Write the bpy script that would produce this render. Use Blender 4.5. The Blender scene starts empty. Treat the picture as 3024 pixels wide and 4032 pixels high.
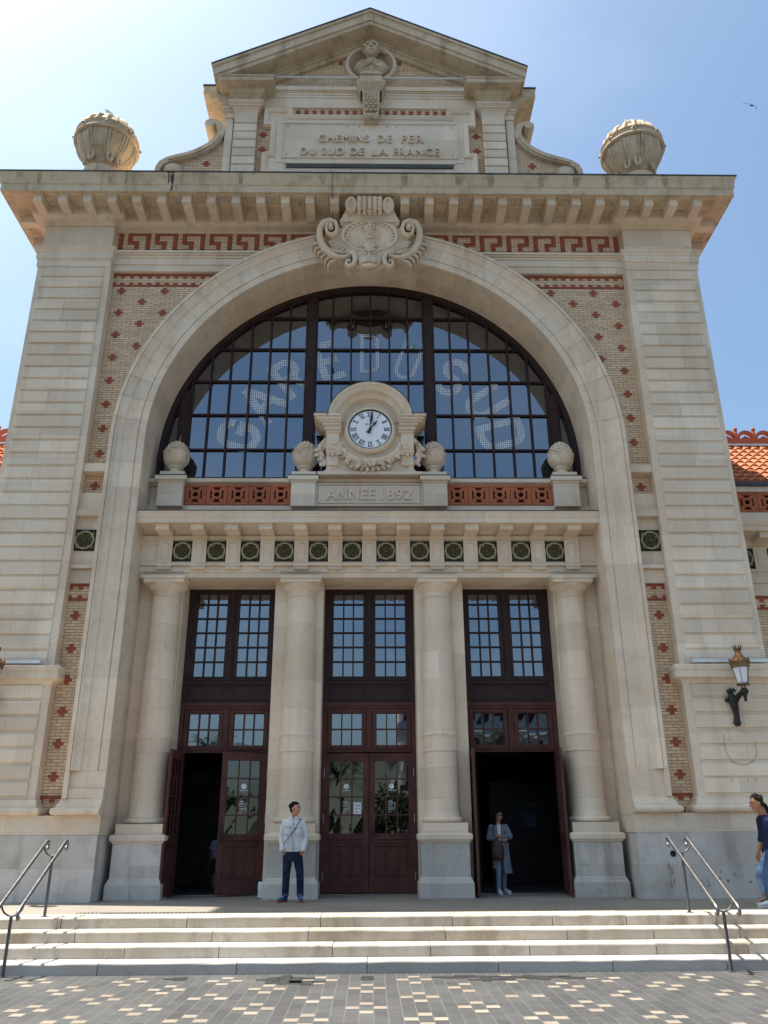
import bpy, bmesh, math, random
from mathutils import Vector, Matrix, Quaternion
random.seed(7)
R=math.radians; PI=math.pi
sc=bpy.context.scene; COL=sc.collection
# ------------------------------------------------------------------ camera
cam=bpy.data.cameras.new('camera'); cam_o=bpy.data.objects.new('camera',cam); COL.objects.link(cam_o)
cam.sensor_fit='VERTICAL'; cam.sensor_height=36.0; cam.lens=3220/4032*36.0
cam.clip_start=0.1; cam.clip_end=3000
right=Vector((0.99987575,-0.01501794,-0.00479081)); down=Vector((0.00106133,0.36736184,-0.9300775)); fwd=Vector((0.0157278,0.92995685,0.36733213))
mw=Matrix.Identity(4)
for i in range(3):
    mw[i][0]=right[i]; mw[i][1]=-down[i]; mw[i][2]=-fwd[i]
mw[0][3],mw[1][3],mw[2][3]=0.045,-17.27,1.165
cam_o.matrix_world=mw; sc.camera=cam_o
# ------------------------------------------------------------------ sky, sun, exposure
SUN=Vector((-0.41,0.085,1.0)).normalized()
world=bpy.data.worlds.new('World'); sc.world=world; world.use_nodes=True
wn=world.node_tree; wn.nodes.clear()
wo=wn.nodes.new('ShaderNodeOutputWorld'); bg=wn.nodes.new('ShaderNodeBackground'); sky=wn.nodes.new('ShaderNodeTexSky')
sky.sky_type='NISHITA'; sky.sun_disc=False
sky.sun_elevation=math.asin(SUN.z); sky.sun_rotation=math.atan2(SUN.x,SUN.y)
sky.altitude=10; sky.air_density=1.0; sky.dust_density=3.6; sky.ozone_density=1.5
bg.inputs[1].default_value=0.094
# thin high cloud: soft, stretched noise laid over the sky
tcw=wn.nodes.new('ShaderNodeTexCoord'); mpw=wn.nodes.new('ShaderNodeMapping'); mpw.inputs['Scale'].default_value=(1.0,1.0,2.6); mpw.inputs['Location'].default_value=(.35,.1,.2)
nzw=wn.nodes.new('ShaderNodeTexNoise'); nzw.inputs['Scale'].default_value=1.7; nzw.inputs['Detail'].default_value=6; nzw.inputs['Roughness'].default_value=.5
mrw=wn.nodes.new('ShaderNodeMapRange'); mrw.inputs[1].default_value=.46; mrw.inputs[2].default_value=.78; mrw.inputs[4].default_value=.30
mxw=wn.nodes.new('ShaderNodeMix'); mxw.data_type='RGBA'; mxw.inputs[7].default_value=(5.6,5.8,6.0,1)
wn.links.new(tcw.outputs['Generated'],mpw.inputs[0]); wn.links.new(mpw.outputs[0],nzw.inputs['Vector']); wn.links.new(nzw.outputs[0],mrw.inputs[0]); wn.links.new(mrw.outputs[0],mxw.inputs[0]); wn.links.new(sky.outputs[0],mxw.inputs[6])
tint=wn.nodes.new('ShaderNodeMix'); tint.data_type='RGBA'; tint.blend_type='MULTIPLY'; tint.inputs[0].default_value=1; tint.inputs[7].default_value=(.85,.985,1.0,1)
wn.links.new(mxw.outputs[2],tint.inputs[6]); wn.links.new(tint.outputs[2],bg.inputs[0]); wn.links.new(bg.outputs[0],wo.inputs[0])
sun=bpy.data.lights.new('sun','SUN'); sun.energy=4.3; sun.angle=R(0.53); sun.color=(1.0,0.95,0.87)
sun_o=bpy.data.objects.new('sun',sun); COL.objects.link(sun_o)
sun_o.rotation_euler=SUN.to_track_quat('Z','Y').to_euler(); sun_o.location=(-20,5,40)
sc.view_settings.view_transform='Standard'; sc.view_settings.look='None'
sc.view_settings.exposure=1.30; sc.view_settings.gamma=1.0
sc.render.engine='CYCLES'
sc.cycles.max_bounces=8; sc.cycles.diffuse_bounces=4; sc.cycles.glossy_bounces=4; sc.cycles.transparent_max_bounces=8
# ------------------------------------------------------------------ materials
def nodes(name):
    m=bpy.data.materials.new(name); m.use_nodes=True
    nt=m.node_tree; nt.nodes.clear()
    o=nt.nodes.new('ShaderNodeOutputMaterial'); p=nt.nodes.new('ShaderNodeBsdfPrincipled')
    nt.links.new(p.outputs[0],o.inputs[0])
    return m,nt,p
def N(nt,t,**k):
    n=nt.nodes.new(t)
    for a,b in k.items():
        if hasattr(n,a): setattr(n,a,b)
        else: n.inputs[a.replace('_',' ')].default_value=b
    return n
def mixc(nt,a,b,fac,mode='MIX'):
    n=nt.nodes.new('ShaderNodeMix'); n.data_type='RGBA'; n.blend_type=mode
    for i,v in ((0,fac),(6,a),(7,b)):
        if hasattr(v,'links') or hasattr(v,'is_linked'): nt.links.new(v,n.inputs[i])
        else: n.inputs[i].default_value=v if i==0 else (*v,1)
    return n.outputs[2]
def ramp(nt,src,lo,hi):
    n=nt.nodes.new('ShaderNodeMapRange'); n.inputs[1].default_value=lo; n.inputs[2].default_value=hi
    nt.links.new(src,n.inputs[0]); return n.outputs[0]
def pos(nt,obj=False):
    if obj: return nt.nodes.new('ShaderNodeTexCoord').outputs['Object']
    return nt.nodes.new('ShaderNodeNewGeometry').outputs['Position']
def noise(nt,vec,scale,detail=4,rough=.55,stretch=None):
    if stretch:
        mp=nt.nodes.new('ShaderNodeMapping'); mp.inputs['Scale'].default_value=stretch; nt.links.new(vec,mp.inputs[0]); vec=mp.outputs[0]
    n=nt.nodes.new('ShaderNodeTexNoise'); n.inputs['Scale'].default_value=scale; n.inputs['Detail'].default_value=detail; n.inputs['Roughness'].default_value=rough
    nt.links.new(vec,n.inputs['Vector']); return n.outputs[0]
def planar(nt,vec,ax='xz',extra=True):
    s=nt.nodes.new('ShaderNodeSeparateXYZ'); nt.links.new(vec,s.inputs[0])
    c=nt.nodes.new('ShaderNodeCombineXYZ')
    if ax=='xz':
        a=nt.nodes.new('ShaderNodeMath'); a.operation='ADD'; nt.links.new(s.outputs[0],a.inputs[0]); nt.links.new(s.outputs[1],a.inputs[1])
        nt.links.new(a.outputs[0],c.inputs[0]); nt.links.new(s.outputs[2],c.inputs[1])
    else:
        nt.links.new(s.outputs[1],c.inputs[0]); nt.links.new(s.outputs[0],c.inputs[1])
    return c.outputs[0]
def bump(nt,p,h,strength,dist=.01):
    b=nt.nodes.new('ShaderNodeBump'); b.inputs['Strength'].default_value=strength; b.inputs['Distance'].default_value=dist
    nt.links.new(h,b.inputs['Height']); nt.links.new(b.outputs[0],p.inputs['Normal'])
def stone(name,base,alt,stain,ashlar=None,rough=.85,stainamt=.55,grain=.5,obj=False,streak=True):
    m,nt,p=nodes(name); v=pos(nt,obj)
    c=mixc(nt,base,alt,ramp(nt,noise(nt,v,.55,5),.38,.62))
    at=nt.nodes.new('ShaderNodeAttribute'); at.attribute_name='tone'
    f=ramp(nt,at.outputs['Fac'],0,1); 
    if ashlar:
        br=nt.nodes.new('ShaderNodeTexBrick'); nt.links.new(planar(nt,v),br.inputs['Vector'])
        br.inputs['Scale'].default_value=1; br.inputs['Brick Width'].default_value=ashlar[0]; br.inputs['Row Height'].default_value=ashlar[1]
        br.inputs['Mortar Size'].default_value=.004; br.inputs['Mortar Smooth'].default_value=.3
        br.inputs['Color1'].default_value=(.90,.89,.87,1); br.inputs['Color2'].default_value=(1.08,1.075,1.07,1); br.inputs['Mortar'].default_value=(.74,.71,.66,1)
        c=mixc(nt,c,br.outputs[0],1.0,'MULTIPLY')
    # per block tone
    tl=nt.nodes.new('ShaderNodeMapRange'); tl.inputs[3].default_value=.86; tl.inputs[4].default_value=1.12
    nt.links.new(at.outputs['Fac'],tl.inputs[0])
    cc=nt.nodes.new('ShaderNodeCombineXYZ')
    for i in range(3): nt.links.new(tl.outputs[0],cc.inputs[i])
    c=mixc(nt,c,cc.outputs[0],1.0,'MULTIPLY')
    blot=ramp(nt,noise(nt,v,2.3,7,.65),.50,.78)
    c=mixc(nt,c,stain,mathmul(nt,blot,stainamt))
    if streak:
        st=ramp(nt,noise(nt,v,1.0,6,.6,(2.6,2.6,.22)),.52,.76)
        c=mixc(nt,c,(stain[0]*.72,stain[1]*.70,stain[2]*.66),mathmul(nt,st,stainamt*.75))
    fine=noise(nt,v,38,5,.7)
    g=mixc(nt,(.90,.90,.90),(1.08,1.08,1.08),ramp(nt,fine,.3,.7))
    c=mixc(nt,c,g,1.0,'MULTIPLY')
    nt.links.new(c,p.inputs['Base Color']); p.inputs['Roughness'].default_value=rough
    p.inputs['Specular IOR Level'].default_value=.25
    bump(nt,p,fine,grain,.006)
    return m
def mathmul(nt,a,b):
    n=nt.nodes.new('ShaderNodeMath'); n.operation='MULTIPLY'; nt.links.new(a,n.inputs[0]); n.inputs[1].default_value=b; return n.outputs[0]
def paint(name,col,rough=.45,var=.12,obj=False,metal=0.0,scale=3,grain=.15,spec=.5):
    m,nt,p=nodes(name); p.inputs['Specular IOR Level'].default_value=spec; v=pos(nt,obj)
    lo=tuple(x*(1-var) for x in col); hi=tuple(min(1,x*(1+var)) for x in col)
    c=mixc(nt,lo,hi,ramp(nt,noise(nt,v,scale,6),.35,.65))
    nt.links.new(c,p.inputs['Base Color']); p.inputs['Roughness'].default_value=rough; p.inputs['Metallic'].default_value=metal
    if grain: bump(nt,p,noise(nt,v,scale*14,4),grain,.004)
    return m
def cloth(name,col,col2=None,weave=260,rough=.9,scale=6):
    m,nt,p=nodes(name); v=pos(nt,True)
    c=mixc(nt,col,col2 or tuple(x*.75 for x in col),ramp(nt,noise(nt,v,scale,5),.4,.68))
    nt.links.new(c,p.inputs['Base Color']); p.inputs['Roughness'].default_value=rough; p.inputs['Specular IOR Level'].default_value=.15
    bump(nt,p,noise(nt,v,18,5),.35,.02)
    return m
def mirror(name,col,wav=.02,rough=.015):
    m,nt,p=nodes(name); v=pos(nt)
    p.inputs['Base Color'].default_value=(*col,1); p.inputs['Metallic'].default_value=1.0; p.inputs['Roughness'].default_value=rough
    bump(nt,p,noise(nt,v,.9,2),wav,.05)
    return m
def brick(name,c1,c2,mortar,w=.23,h=.066,axis='xz',ms=.0075):
    m,nt,p=nodes(name); v=pos(nt)
    br=nt.nodes.new('ShaderNodeTexBrick'); nt.links.new(planar(nt,v,axis),br.inputs['Vector'])
    br.inputs['Scale'].default_value=1; br.inputs['Brick Width'].default_value=w; br.inputs['Row Height'].default_value=h
    br.inputs['Mortar Size'].default_value=ms; br.inputs['Mortar Smooth'].default_value=.15; br.inputs['Bias'].default_value=-.1
    br.offset=.5
    br.inputs['Color1'].default_value=(*c1,1); br.inputs['Color2'].default_value=(*c2,1); br.inputs['Mortar'].default_value=(*mortar,1)
    c=mixc(nt,br.outputs[0],tuple(x*.55 for x in c2),mathmul(nt,ramp(nt,noise(nt,v,3,6),.5,.8),.45))
    g=mixc(nt,(.85,.85,.85),(1.12,1.12,1.12),ramp(nt,noise(nt,v,24,4),.3,.7))
    c=mixc(nt,c,g,1.0,'MULTIPLY')
    nt.links.new(c,p.inputs['Base Color']); p.inputs['Roughness'].default_value=.9; p.inputs['Specular IOR Level'].default_value=.2
    inv=nt.nodes.new('ShaderNodeMath'); inv.operation='SUBTRACT'; inv.inputs[0].default_value=1; nt.links.new(br.outputs['Fac'],inv.inputs[1])
    bump(nt,p,inv.outputs[0],.6,.012)
    return m
M={}
M['stone']=stone('limestone',(.71,.56,.415),(.755,.635,.495),(.50,.365,.245),grain=.5,stainamt=.6)
M['ashlar']=stone('limestone_ashlar',(.71,.57,.43),(.76,.645,.51),(.53,.395,.28),ashlar=(1.1,.62),grain=.45,stainamt=.4)
M['dirty']=stone('weathered_limestone',(.56,.44,.295),(.62,.51,.365),(.28,.205,.13),grain=.7,stainamt=.85)
M['grey']=stone('grey_plinth_stone',(.50,.455,.405),(.60,.555,.505),(.30,.25,.195),ashlar=(1.7,.597),grain=.45,stainamt=.8)
M['step']=stone('step_stone',(.44,.385,.31),(.51,.46,.385),(.29,.225,.155),grain=.6,stainamt=.9)
M['bottomstep']=stone('grey_step_stone',(.38,.35,.315),(.42,.39,.355),(.28,.235,.185),grain=.4,stainamt=.3)
M['terrace']=stone('terrace_paving',(.23,.205,.172),(.27,.24,.20),(.165,.142,.112),ashlar=(1.6,1.6),grain=.6,streak=False)
M['ybrick']=brick('yellow_brick',(.79,.58,.385),(.62,.44,.275),(.33,.245,.175))
M['rbrick']=brick('red_brick',(.42,.105,.055),(.33,.078,.045),(.24,.11,.075),w=.115)
M['terracotta']=stone('terracotta',(.42,.125,.060),(.46,.145,.07),(.27,.08,.045),grain=.35,stainamt=.5,streak=False)
M['lead']=paint('lead_flashing',(.035,.035,.038),.5,.3)
M['frame']=paint('dark_brown_paint',(.042,.024,.023),.6,.15,spec=.2)
M['door']=paint('burgundy_paint',(.088,.033,.027),.58,.22,spec=.22)
M['iron']=paint('black_iron',(.02,.017,.015),.45,.25,metal=.3)
M['glass']=mirror('window_glass',(.21,.232,.262),.012)
M['dglass']=mirror('door_glass',(.115,.12,.122),.02)
M['white']=paint('white_enamel',(.80,.81,.83),.35,.03)
M['black']=paint('black_enamel',(.012,.012,.014),.4,.1)
M['copper']=paint('old_copper',(.40,.17,.085),.45,.3,metal=.6,scale=9)
M['bronze']=paint('bronze_gilt',(.20,.12,.05),.5,.3,metal=.5,scale=14)
M['opal']=paint('opal_glass',(.74,.77,.82),.25,.03,grain=0)
M['steel']=paint('worn_steel',(.24,.235,.23),.36,.25,metal=.85,scale=16)
M['dsteel']=paint('dark_grey_paint',(.075,.075,.08),.5,.25,scale=9)
M['gframe']=paint('dark_green_glaze',(.014,.017,.013),.45,.3,spec=.25)
M['cream']=paint('cream_glaze',(.36,.31,.18),.5,.15,spec=.2)
M['rosette']=paint('olive_relief_glaze',(.085,.075,.032),.5,.55,scale=30,spec=.25)
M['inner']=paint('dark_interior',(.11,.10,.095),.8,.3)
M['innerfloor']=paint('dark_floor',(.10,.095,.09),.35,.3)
M['tileroof']=stone('roof_tile',(.40,.135,.060),(.47,.175,.08),(.22,.08,.045),grain=.4,stainamt=.45,streak=False)
M['paper']=paint('paper_white',(.75,.76,.78),.6,.04)
M['galv']=paint('white_aluminium',(.66,.68,.70),.4,.08)
# ------------------------------------------------------------------ mesh builder
class MB:
    def __init__(s): s.v=[]; s.f=[]; s.m=[]; s.t=[]
    def add(s,vs,fs,m=0,t=.5,xf=None):
        o=len(s.v)
        if xf is not None: vs=[xf@Vector(p) for p in vs]
        s.v+=[tuple(p) for p in vs]
        for f in fs: s.f.append(tuple(i+o for i in f)); s.m.append(m); s.t.append(t)
    def box(s,x0,x1,y0,y1,z0,z1,m=0,t=.5,xf=None):
        vs=[(x0,y0,z0),(x1,y0,z0),(x1,y1,z0),(x0,y1,z0),(x0,y0,z1),(x1,y0,z1),(x1,y1,z1),(x0,y1,z1)]
        s.add(vs,[(0,3,2,1),(4,5,6,7),(0,1,5,4),(1,2,6,5),(2,3,7,6),(3,0,4,7)],m,t,xf)
    def bbox(s,x0,x1,y0,y1,z0,z1,b=.012,m=0,t=.5,xf=None):
        # box with its front (y0) edges chamfered
        if x0>x1: x0,x1=x1,x0
        vs=[(x0,y1,z0),(x1,y1,z0),(x1,y1,z1),(x0,y1,z1),(x0,y0+b,z0),(x1,y0+b,z0),(x1,y0+b,z1),(x0,y0+b,z1),(x0+b,y0,z0+b),(x1-b,y0,z0+b),(x1-b,y0,z1-b),(x0+b,y0,z1-b)]
        s.add(vs,[(3,2,1,0),(8,9,10,11),(4,5,9,8),(5,6,10,9),(6,7,11,10),(7,4,8,11),(0,1,5,4),(1,2,6,5),(2,3,7,6),(3,0,4,7)],m,t,xf)
    def prism(s,pts,y0,y1,m=0,t=.5,xf=None):
        n=len(pts); vs=[(a,y0,b) for a,b in pts]+[(a,y1,b) for a,b in pts]
        s.add(vs,[tuple(range(n)),tuple(range(2*n-1,n-1,-1))]+[(i,(i+1)%n,n+(i+1)%n,n+i) for i in range(n)],m,t,xf)
    def lathe(s,prof,c=(0,0,0),n=32,a0=0,a1=2*PI,m=0,t=.5,xf=None,sx=1,sy=1):
        full=abs(a1-a0-2*PI)<1e-6; k=n if full else n+1
        vs=[]; fs=[]
        for i in range(k):
            a=a0+(a1-a0)*i/n
            for r,z in prof: vs.append((c[0]+sx*r*math.cos(a),c[1]+sy*r*math.sin(a),c[2]+z))
        L=len(prof)
        for i in range(n):
            j=(i+1)%k
            for q in range(L-1): fs.append((i*L+q,j*L+q,j*L+q+1,i*L+q+1))
        s.add(vs,fs,m,t,xf)
    def plan(s,path,prof,m=0,t=.5,flip=1):
        # sweep a (out,z) profile along a plan path with mitred corners
        n=len(path); nr=[]
        for i in range(n-1):
            dx,dy=path[i+1][0]-path[i][0],path[i+1][1]-path[i][1]; l=math.hypot(dx,dy); nr.append((dy/l*flip,-dx/l*flip))
        off=[]
        for i in range(n):
            if i==0: off.append(nr[0])
            elif i==n-1: off.append(nr[-1])
            else:
                a,b=nr[i-1],nr[i]; d=1+a[0]*b[0]+a[1]*b[1]; off.append(((a[0]+b[0])/d,(a[1]+b[1])/d))
        L=len(prof); vs=[]; fs=[]
        for i in range(n):
            for o,z in prof: vs.append((path[i][0]+off[i][0]*o,path[i][1]+off[i][1]*o,z))
        for i in range(n-1):
            for q in range(L-1): fs.append((i*L+q,(i+1)*L+q,(i+1)*L+q+1,i*L+q+1))
        s.add(vs,fs,m,t)
        if path[0]!=path[-1]:
            o=len(s.v)-len(vs)
            s.f.append(tuple(o+q for q in range(L))); s.m.append(m); s.t.append(t)
            s.f.append(tuple(o+(n-1)*L+q for q in range(L-1,-1,-1))); s.m.append(m); s.t.append(t)
    def loft(s,rings,m=0,t=.5,caps=True,xf=None):
        n=len(rings[0]); vs=[p for r in rings for p in r]; fs=[]
        for i in range(len(rings)-1):
            for j in range(n): fs.append((i*n+j,i*n+(j+1)%n,(i+1)*n+(j+1)%n,(i+1)*n+j))
        if caps: fs+= [tuple(range(n-1,-1,-1)),tuple(range((len(rings)-1)*n,len(rings)*n))]
        s.add(vs,fs,m,t,xf)
    def tube(s,pts,r,n=10,m=0,t=.5,xf=None,closed=False,flat=1.0):
        P=[Vector(p) for p in pts]; rs=r if isinstance(r,(list,tuple)) else [r]*len(P)
        rings=[]; up=None
        for i,p in enumerate(P):
            if closed: d=P[(i+1)%len(P)]-P[i-1]
            else: d=P[min(i+1,len(P)-1)]-P[max(i-1,0)]
            d.normalize()
            if up is None:
                up=Vector((0,0,1)) if abs(d.z)<.9 else Vector((0,1,0))
            sd=d.cross(up)
            if sd.length<1e-4: sd=d.cross(Vector((1,0,0)))
            sd.normalize(); up=sd.cross(d).normalized()
            rings.append([tuple(p+sd*math.cos(2*PI*k/n)*rs[i]+up*math.sin(2*PI*k/n)*rs[i]*flat) for k in range(n)])
        if closed:
            rings.append(rings[0]); s.loft(rings,m,t,False,xf)
        else: s.loft(rings,m,t,True,xf)
    def ball(s,c,r,n=14,m=0,t=.5,xf=None):
        rr=r if isinstance(r,(tuple,list)) else (r,r,r); k=max(6,n//2+1)
        prof=[(max(1e-4,math.sin(PI*i/k)),-math.cos(PI*i/k)) for i in range(k+1)]
        vs=[];fs=[]
        L=len(prof)
        for i in range(n):
            a=2*PI*i/n
            for q,z in prof: vs.append((c[0]+rr[0]*q*math.cos(a),c[1]+rr[1]*q*math.sin(a),c[2]+rr[2]*z))
        for i in range(n):
            j=(i+1)%n
            for q in range(L-1): fs.append((i*L+q,j*L+q,j*L+q+1,i*L+q+1))
        s.add(vs,fs,m,t,xf)
    def capsule(s,a,b,ra,rb,n=12,m=0,xf=None,flat=1.0,up=None):
        a,b=Vector(a),Vector(b); d=(b-a); l=d.length; d=d.normalized() if l>1e-6 else Vector((0,0,1))
        u=Vector(up) if up else (Vector((0,1,0)) if abs(d.y)<.8 else Vector((1,0,0)))
        sd=d.cross(u).normalized(); u=sd.cross(d).normalized()
        rings=[]
        for k in range(5):
            th=PI/2*(1-k/4); rr=max(ra*math.cos(th),.0006); cc=a-d*ra*math.sin(th)
            rings.append((cc,rr))
        for k in range(5):
            th=PI/2*k/4; rr=max(rb*math.cos(th),.0006); cc=b+d*rb*math.sin(th)
            rings.append((cc,rr))
        s.loft([[tuple(c+sd*math.cos(2*PI*q/n)*r_+u*math.sin(2*PI*q/n)*r_*flat) for q in range(n)] for c,r_ in rings],m,.5,True,xf)
    def text(s,body,w,h,x,z,y,depth,m=0,t=.5,offset=0.0,space=1.0,rot=0):
        vs,fs=text_mesh(body,offset,space)
        xs=[p[0] for p in vs]; ys=[p[1] for p in vs]; x0,x1,y0,y1=min(xs),max(xs),min(ys),max(ys)
        cr,sr=math.cos(rot),math.sin(rot); out=[]
        for p in vs:
            a=((p[0]-x0)/(x1-x0)-.5)*w; b=((p[1]-y0)/(y1-y0)-.5)*h
            out.append((x+a*cr-b*sr, y-(depth if p[2]>0 else 0), z+a*sr+b*cr))
        s.add(out,fs,m,t)
    def build(s,name,mats,parent=None,smooth=None,loc=None,rz=None):
        me=bpy.data.meshes.new(name); me.from_pydata(s.v,[],s.f); me.update()
        if not isinstance(mats,(list,tuple)): mats=[mats]
        for x in mats: me.materials.append(M[x] if isinstance(x,str) else x)
        me.polygons.foreach_set('material_index',s.m)
        bm=bmesh.new(); bm.from_mesh(me); bmesh.ops.recalc_face_normals(bm,faces=bm.faces); bm.to_mesh(me); bm.free()
        at=me.attributes.new('tone','FLOAT','FACE'); at.data.foreach_set('value',s.t)
        if smooth is not None:
            me.polygons.foreach_set('use_smooth',[True]*len(me.polygons)); me.set_sharp_from_angle(angle=R(smooth))
        o=bpy.data.objects.new(name,me); COL.objects.link(o)
        if parent: o.parent=parent
        if loc is not None: o.location=loc
        if rz is not None: o.rotation_euler=(0,0,rz)
        return o
_tc={}
def text_mesh(body,offset,space):
    k=(body,offset,space)
    if k in _tc: return _tc[k]
    cu=bpy.data.curves.new('lettering','FONT'); cu.body=body; cu.size=1; cu.extrude=.05; cu.offset=offset; cu.space_character=space; cu.resolution_u=4
    ob=bpy.data.objects.new('lettering',cu); COL.objects.link(ob)
    dg=bpy.context.evaluated_depsgraph_get(); me=bpy.data.meshes.new_from_object(ob.evaluated_get(dg))
    r=([tuple(v.co) for v in me.vertices],[tuple(p.vertices) for p in me.polygons])
    bpy.data.objects.remove(ob); bpy.data.curves.remove(cu); bpy.data.meshes.remove(me)
    _tc[k]=r; return r
def tag(o,label=None,cat=None,group=None,kind=None):
    for k,v in (('label',label),('category',cat),('group',group),('kind',kind)):
        if v: o[k]=v
    return o
def thing(name,label,cat,loc=(0,0,0),rz=0,group=None):
    o=bpy.data.objects.new(name,None); COL.objects.link(o); o.location=loc; o.rotation_euler=(0,0,rz); o.empty_display_size=.3
    return tag(o,label,cat,group)
def tn(): return random.uniform(.15,.85)
def arcpts(cx,cz,r,a0,a1,n): return [(cx+r*math.cos(a0+(a1-a0)*i/n),cz+r*math.sin(a0+(a1-a0)*i/n)) for i in range(n+1)]
def band(pts,w):
    # a flat ribbon of width w (number or list) around a polyline in (x,z)
    n=len(pts); ws=w if isinstance(w,(list,tuple)) else [w]*n; A=[];B=[]
    for i in range(n):
        a=pts[max(i-1,0)]; b=pts[min(i+1,n-1)]
        dx,dz=b[0]-a[0],b[1]-a[1]; l=math.hypot(dx,dz) or 1; nx,nz=-dz/l,dx/l
        k=1.0
        if 0<i<n-1:
            d1=(pts[i][0]-a[0],pts[i][1]-a[1]); l1=math.hypot(*d1) or 1
            k=1/max(.55,abs((d1[0]*dx+d1[1]*dz)/(l1*l)))
        A.append((pts[i][0]+nx*ws[i]/2*k,pts[i][1]+nz*ws[i]/2*k)); B.append((pts[i][0]-nx*ws[i]/2*k,pts[i][1]-nz*ws[i]/2*k))
    return A,B
def ribbon(mb,pts,w,y0,y1,m=0,t=.5,round_=0.0,xf=None):
    A,B=band(pts,w)
    rings=[]
    for a,b in zip(A,B):
        if round_:
            mx=((a[0]+b[0])/2,(a[1]+b[1])/2)
            q=[]
            for k in range(7):
                th=PI*k/6; u=math.cos(th); h=math.sin(th)
                q.append((mx[0]+(a[0]-mx[0])*u, y0+(round_)*(1-h), mx[1]+(a[1]-mx[1])*u))
            q+=[(b[0],y1,b[1]),(a[0],y1,a[1])]
            rings.append(q)
        else: rings.append([(a[0],y0,a[1]),(b[0],y0,b[1]),(b[0],y1,b[1]),(a[0],y1,a[1])])
    mb.loft(rings,m,t,True,xf)
# ================================================================== SETTING
PZ=-0.61
g=MB(); S_=900
g.add([(-S_,-S_,PZ),(S_,-S_,PZ),(S_,S_,PZ),(-S_,S_,PZ)],[(0,1,2,3)],0)
def cream(ix,y0,l=.152,z=PZ+.003):
    x=ix*.1555; j=lambda:random.uniform(-.003,.003); w=.0725
    g.add([(x-w+j(),y0-l/2+j(),z),(x+w+j(),y0-l/2+j(),z),(x+w+j(),y0+l/2+j(),z),(x-w+j(),y0+l/2+j(),z)],[(0,1,2,3)],1,tn())
for i in range(-22,23):
    for k in range(-9,3):
        yc=-6.86+1.24*k+(.62 if i%2 else 0)
        if yc>-4.75 or yc<-16: continue
        if random.random()<.08: continue
        for dx,dy in ((0,.235),(-1,0),(1,0),(0,-.245)):
            if random.random()<.04: continue
            cream(4*i+dx,yc+dy)
def puddle(cx,cy,sx,sy,n=22,seed=1):
    r=random.Random(seed); pts=[]
    for k in range(n):
        a=2*PI*k/n; q=r.uniform(.55,1.15)
        pts.append((cx+sx*q*math.cos(a),cy+sy*q*math.sin(a),PZ+.0055))
    g.add(pts,[tuple(range(n))],2)
def wetpatch(cx,cy,nx_,ny_,seed):
    # damp spreads brick by brick: fill a ragged set of cells of the paving grid
    r=random.Random(seed); w=.1555; l=.0785
    for i in range(-nx_,nx_+1):
        for j in range(-ny_,ny_+1):
            d=(i/(nx_+.4))**2+(j/(ny_+.4))**2
            if d>r.uniform(.35,1.0): continue
            ix=round(cx/w)+i; x=ix*w; y=cy+j*l; q=lambda s_:r.uniform(-.002,s_)
            g.add([(x-w/2+.004-q(.02),y-l/2-q(.02),PZ+.0055),(x+w/2-.004+q(.012),y-l/2-q(.012),PZ+.0055),(x+w/2-.004+q(.02),y+l/2+q(.0),PZ+.0055),(x-w/2+.004-q(.012),y+l/2+q(.0),PZ+.0055)],[(0,1,2,3)],2)
wetpatch(-1.02,-4.92,2,4,3); wetpatch(-.85,-5.15,1,2,8); wetpatch(-2.55,-4.80,1,2,4); wetpatch(.07,-4.80,0,2,5); wetpatch(1.4,-4.80,3,1,6); wetpatch(2.1,-4.90,3,2,7); wetpatch(2.75,-4.92,2,1,9); wetpatch(1.7,-5.05,2,1,12); 
def paving():
    m,nt,p=nodes('paving_brick'); v=pos(nt)
    br=nt.nodes.new('ShaderNodeTexBrick'); nt.links.new(planar(nt,v,'yx'),br.inputs['Vector'])
    mp=nt.nodes.new('ShaderNodeMapping'); mp.inputs['Location'].default_value=(0.0,.07775,0); nt.links.new(planar(nt,v,'yx'),mp.inputs[0]); nt.links.new(mp.outputs[0],br.inputs['Vector'])
    br.inputs['Scale'].default_value=1; br.inputs['Brick Width'].default_value=.47; br.inputs['Row Height'].default_value=.1555; br.inputs['Mortar Size'].default_value=.0045; br.inputs['Mortar Smooth'].default_value=.1
    br.inputs['Color1'].default_value=(.052,.051,.050,1); br.inputs['Color2'].default_value=(.072,.071,.068,1); br.inputs['Mortar'].default_value=(.125,.121,.113,1)
    # cross joints are thin and mostly filled with dirt: a second, finer pattern
    c=mixc(nt,br.outputs[0],(.035,.034,.033),mathmul(nt,ramp(nt,noise(nt,v,1.6,7,.65),.5,.75),.6))
    c=mixc(nt,c,(.115,.11,.10),mathmul(nt,ramp(nt,noise(nt,v,.7,6,.6),.50,.75),.5))
    gr=noise(nt,v,70,5,.75); c=mixc(nt,c,mixc(nt,(.72,.72,.72),(1.28,1.28,1.28),ramp(nt,gr,.3,.7)),1.0,'MULTIPLY')
    nt.links.new(c,p.inputs['Base Color']); p.inputs['Roughness'].default_value=.82; p.inputs['Specular IOR Level'].default_value=.3
    bump(nt,p,gr,.5,.006); return m
M['paving']=paving()
M['creampave']=stone('cream_paving',(.235,.195,.15),(.27,.23,.185),(.15,.12,.09),grain=.5,stainamt=.5,streak=False)
def wet():
    m,nt,p=nodes('wet_paving'); v=pos(nt); gr=noise(nt,v,50,4)
    c=mixc(nt,(.028,.027,.026),(.05,.048,.045),ramp(nt,gr,.3,.7)); nt.links.new(c,p.inputs['Base Color']); p.inputs['Roughness'].default_value=.35; p.inputs['Specular IOR Level'].default_value=.3
    bump(nt,p,gr,.3,.004); return m
M['wet']=wet()
tag(g.build('pavement',['paving','creampave','wet']),kind='structure')
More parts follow.
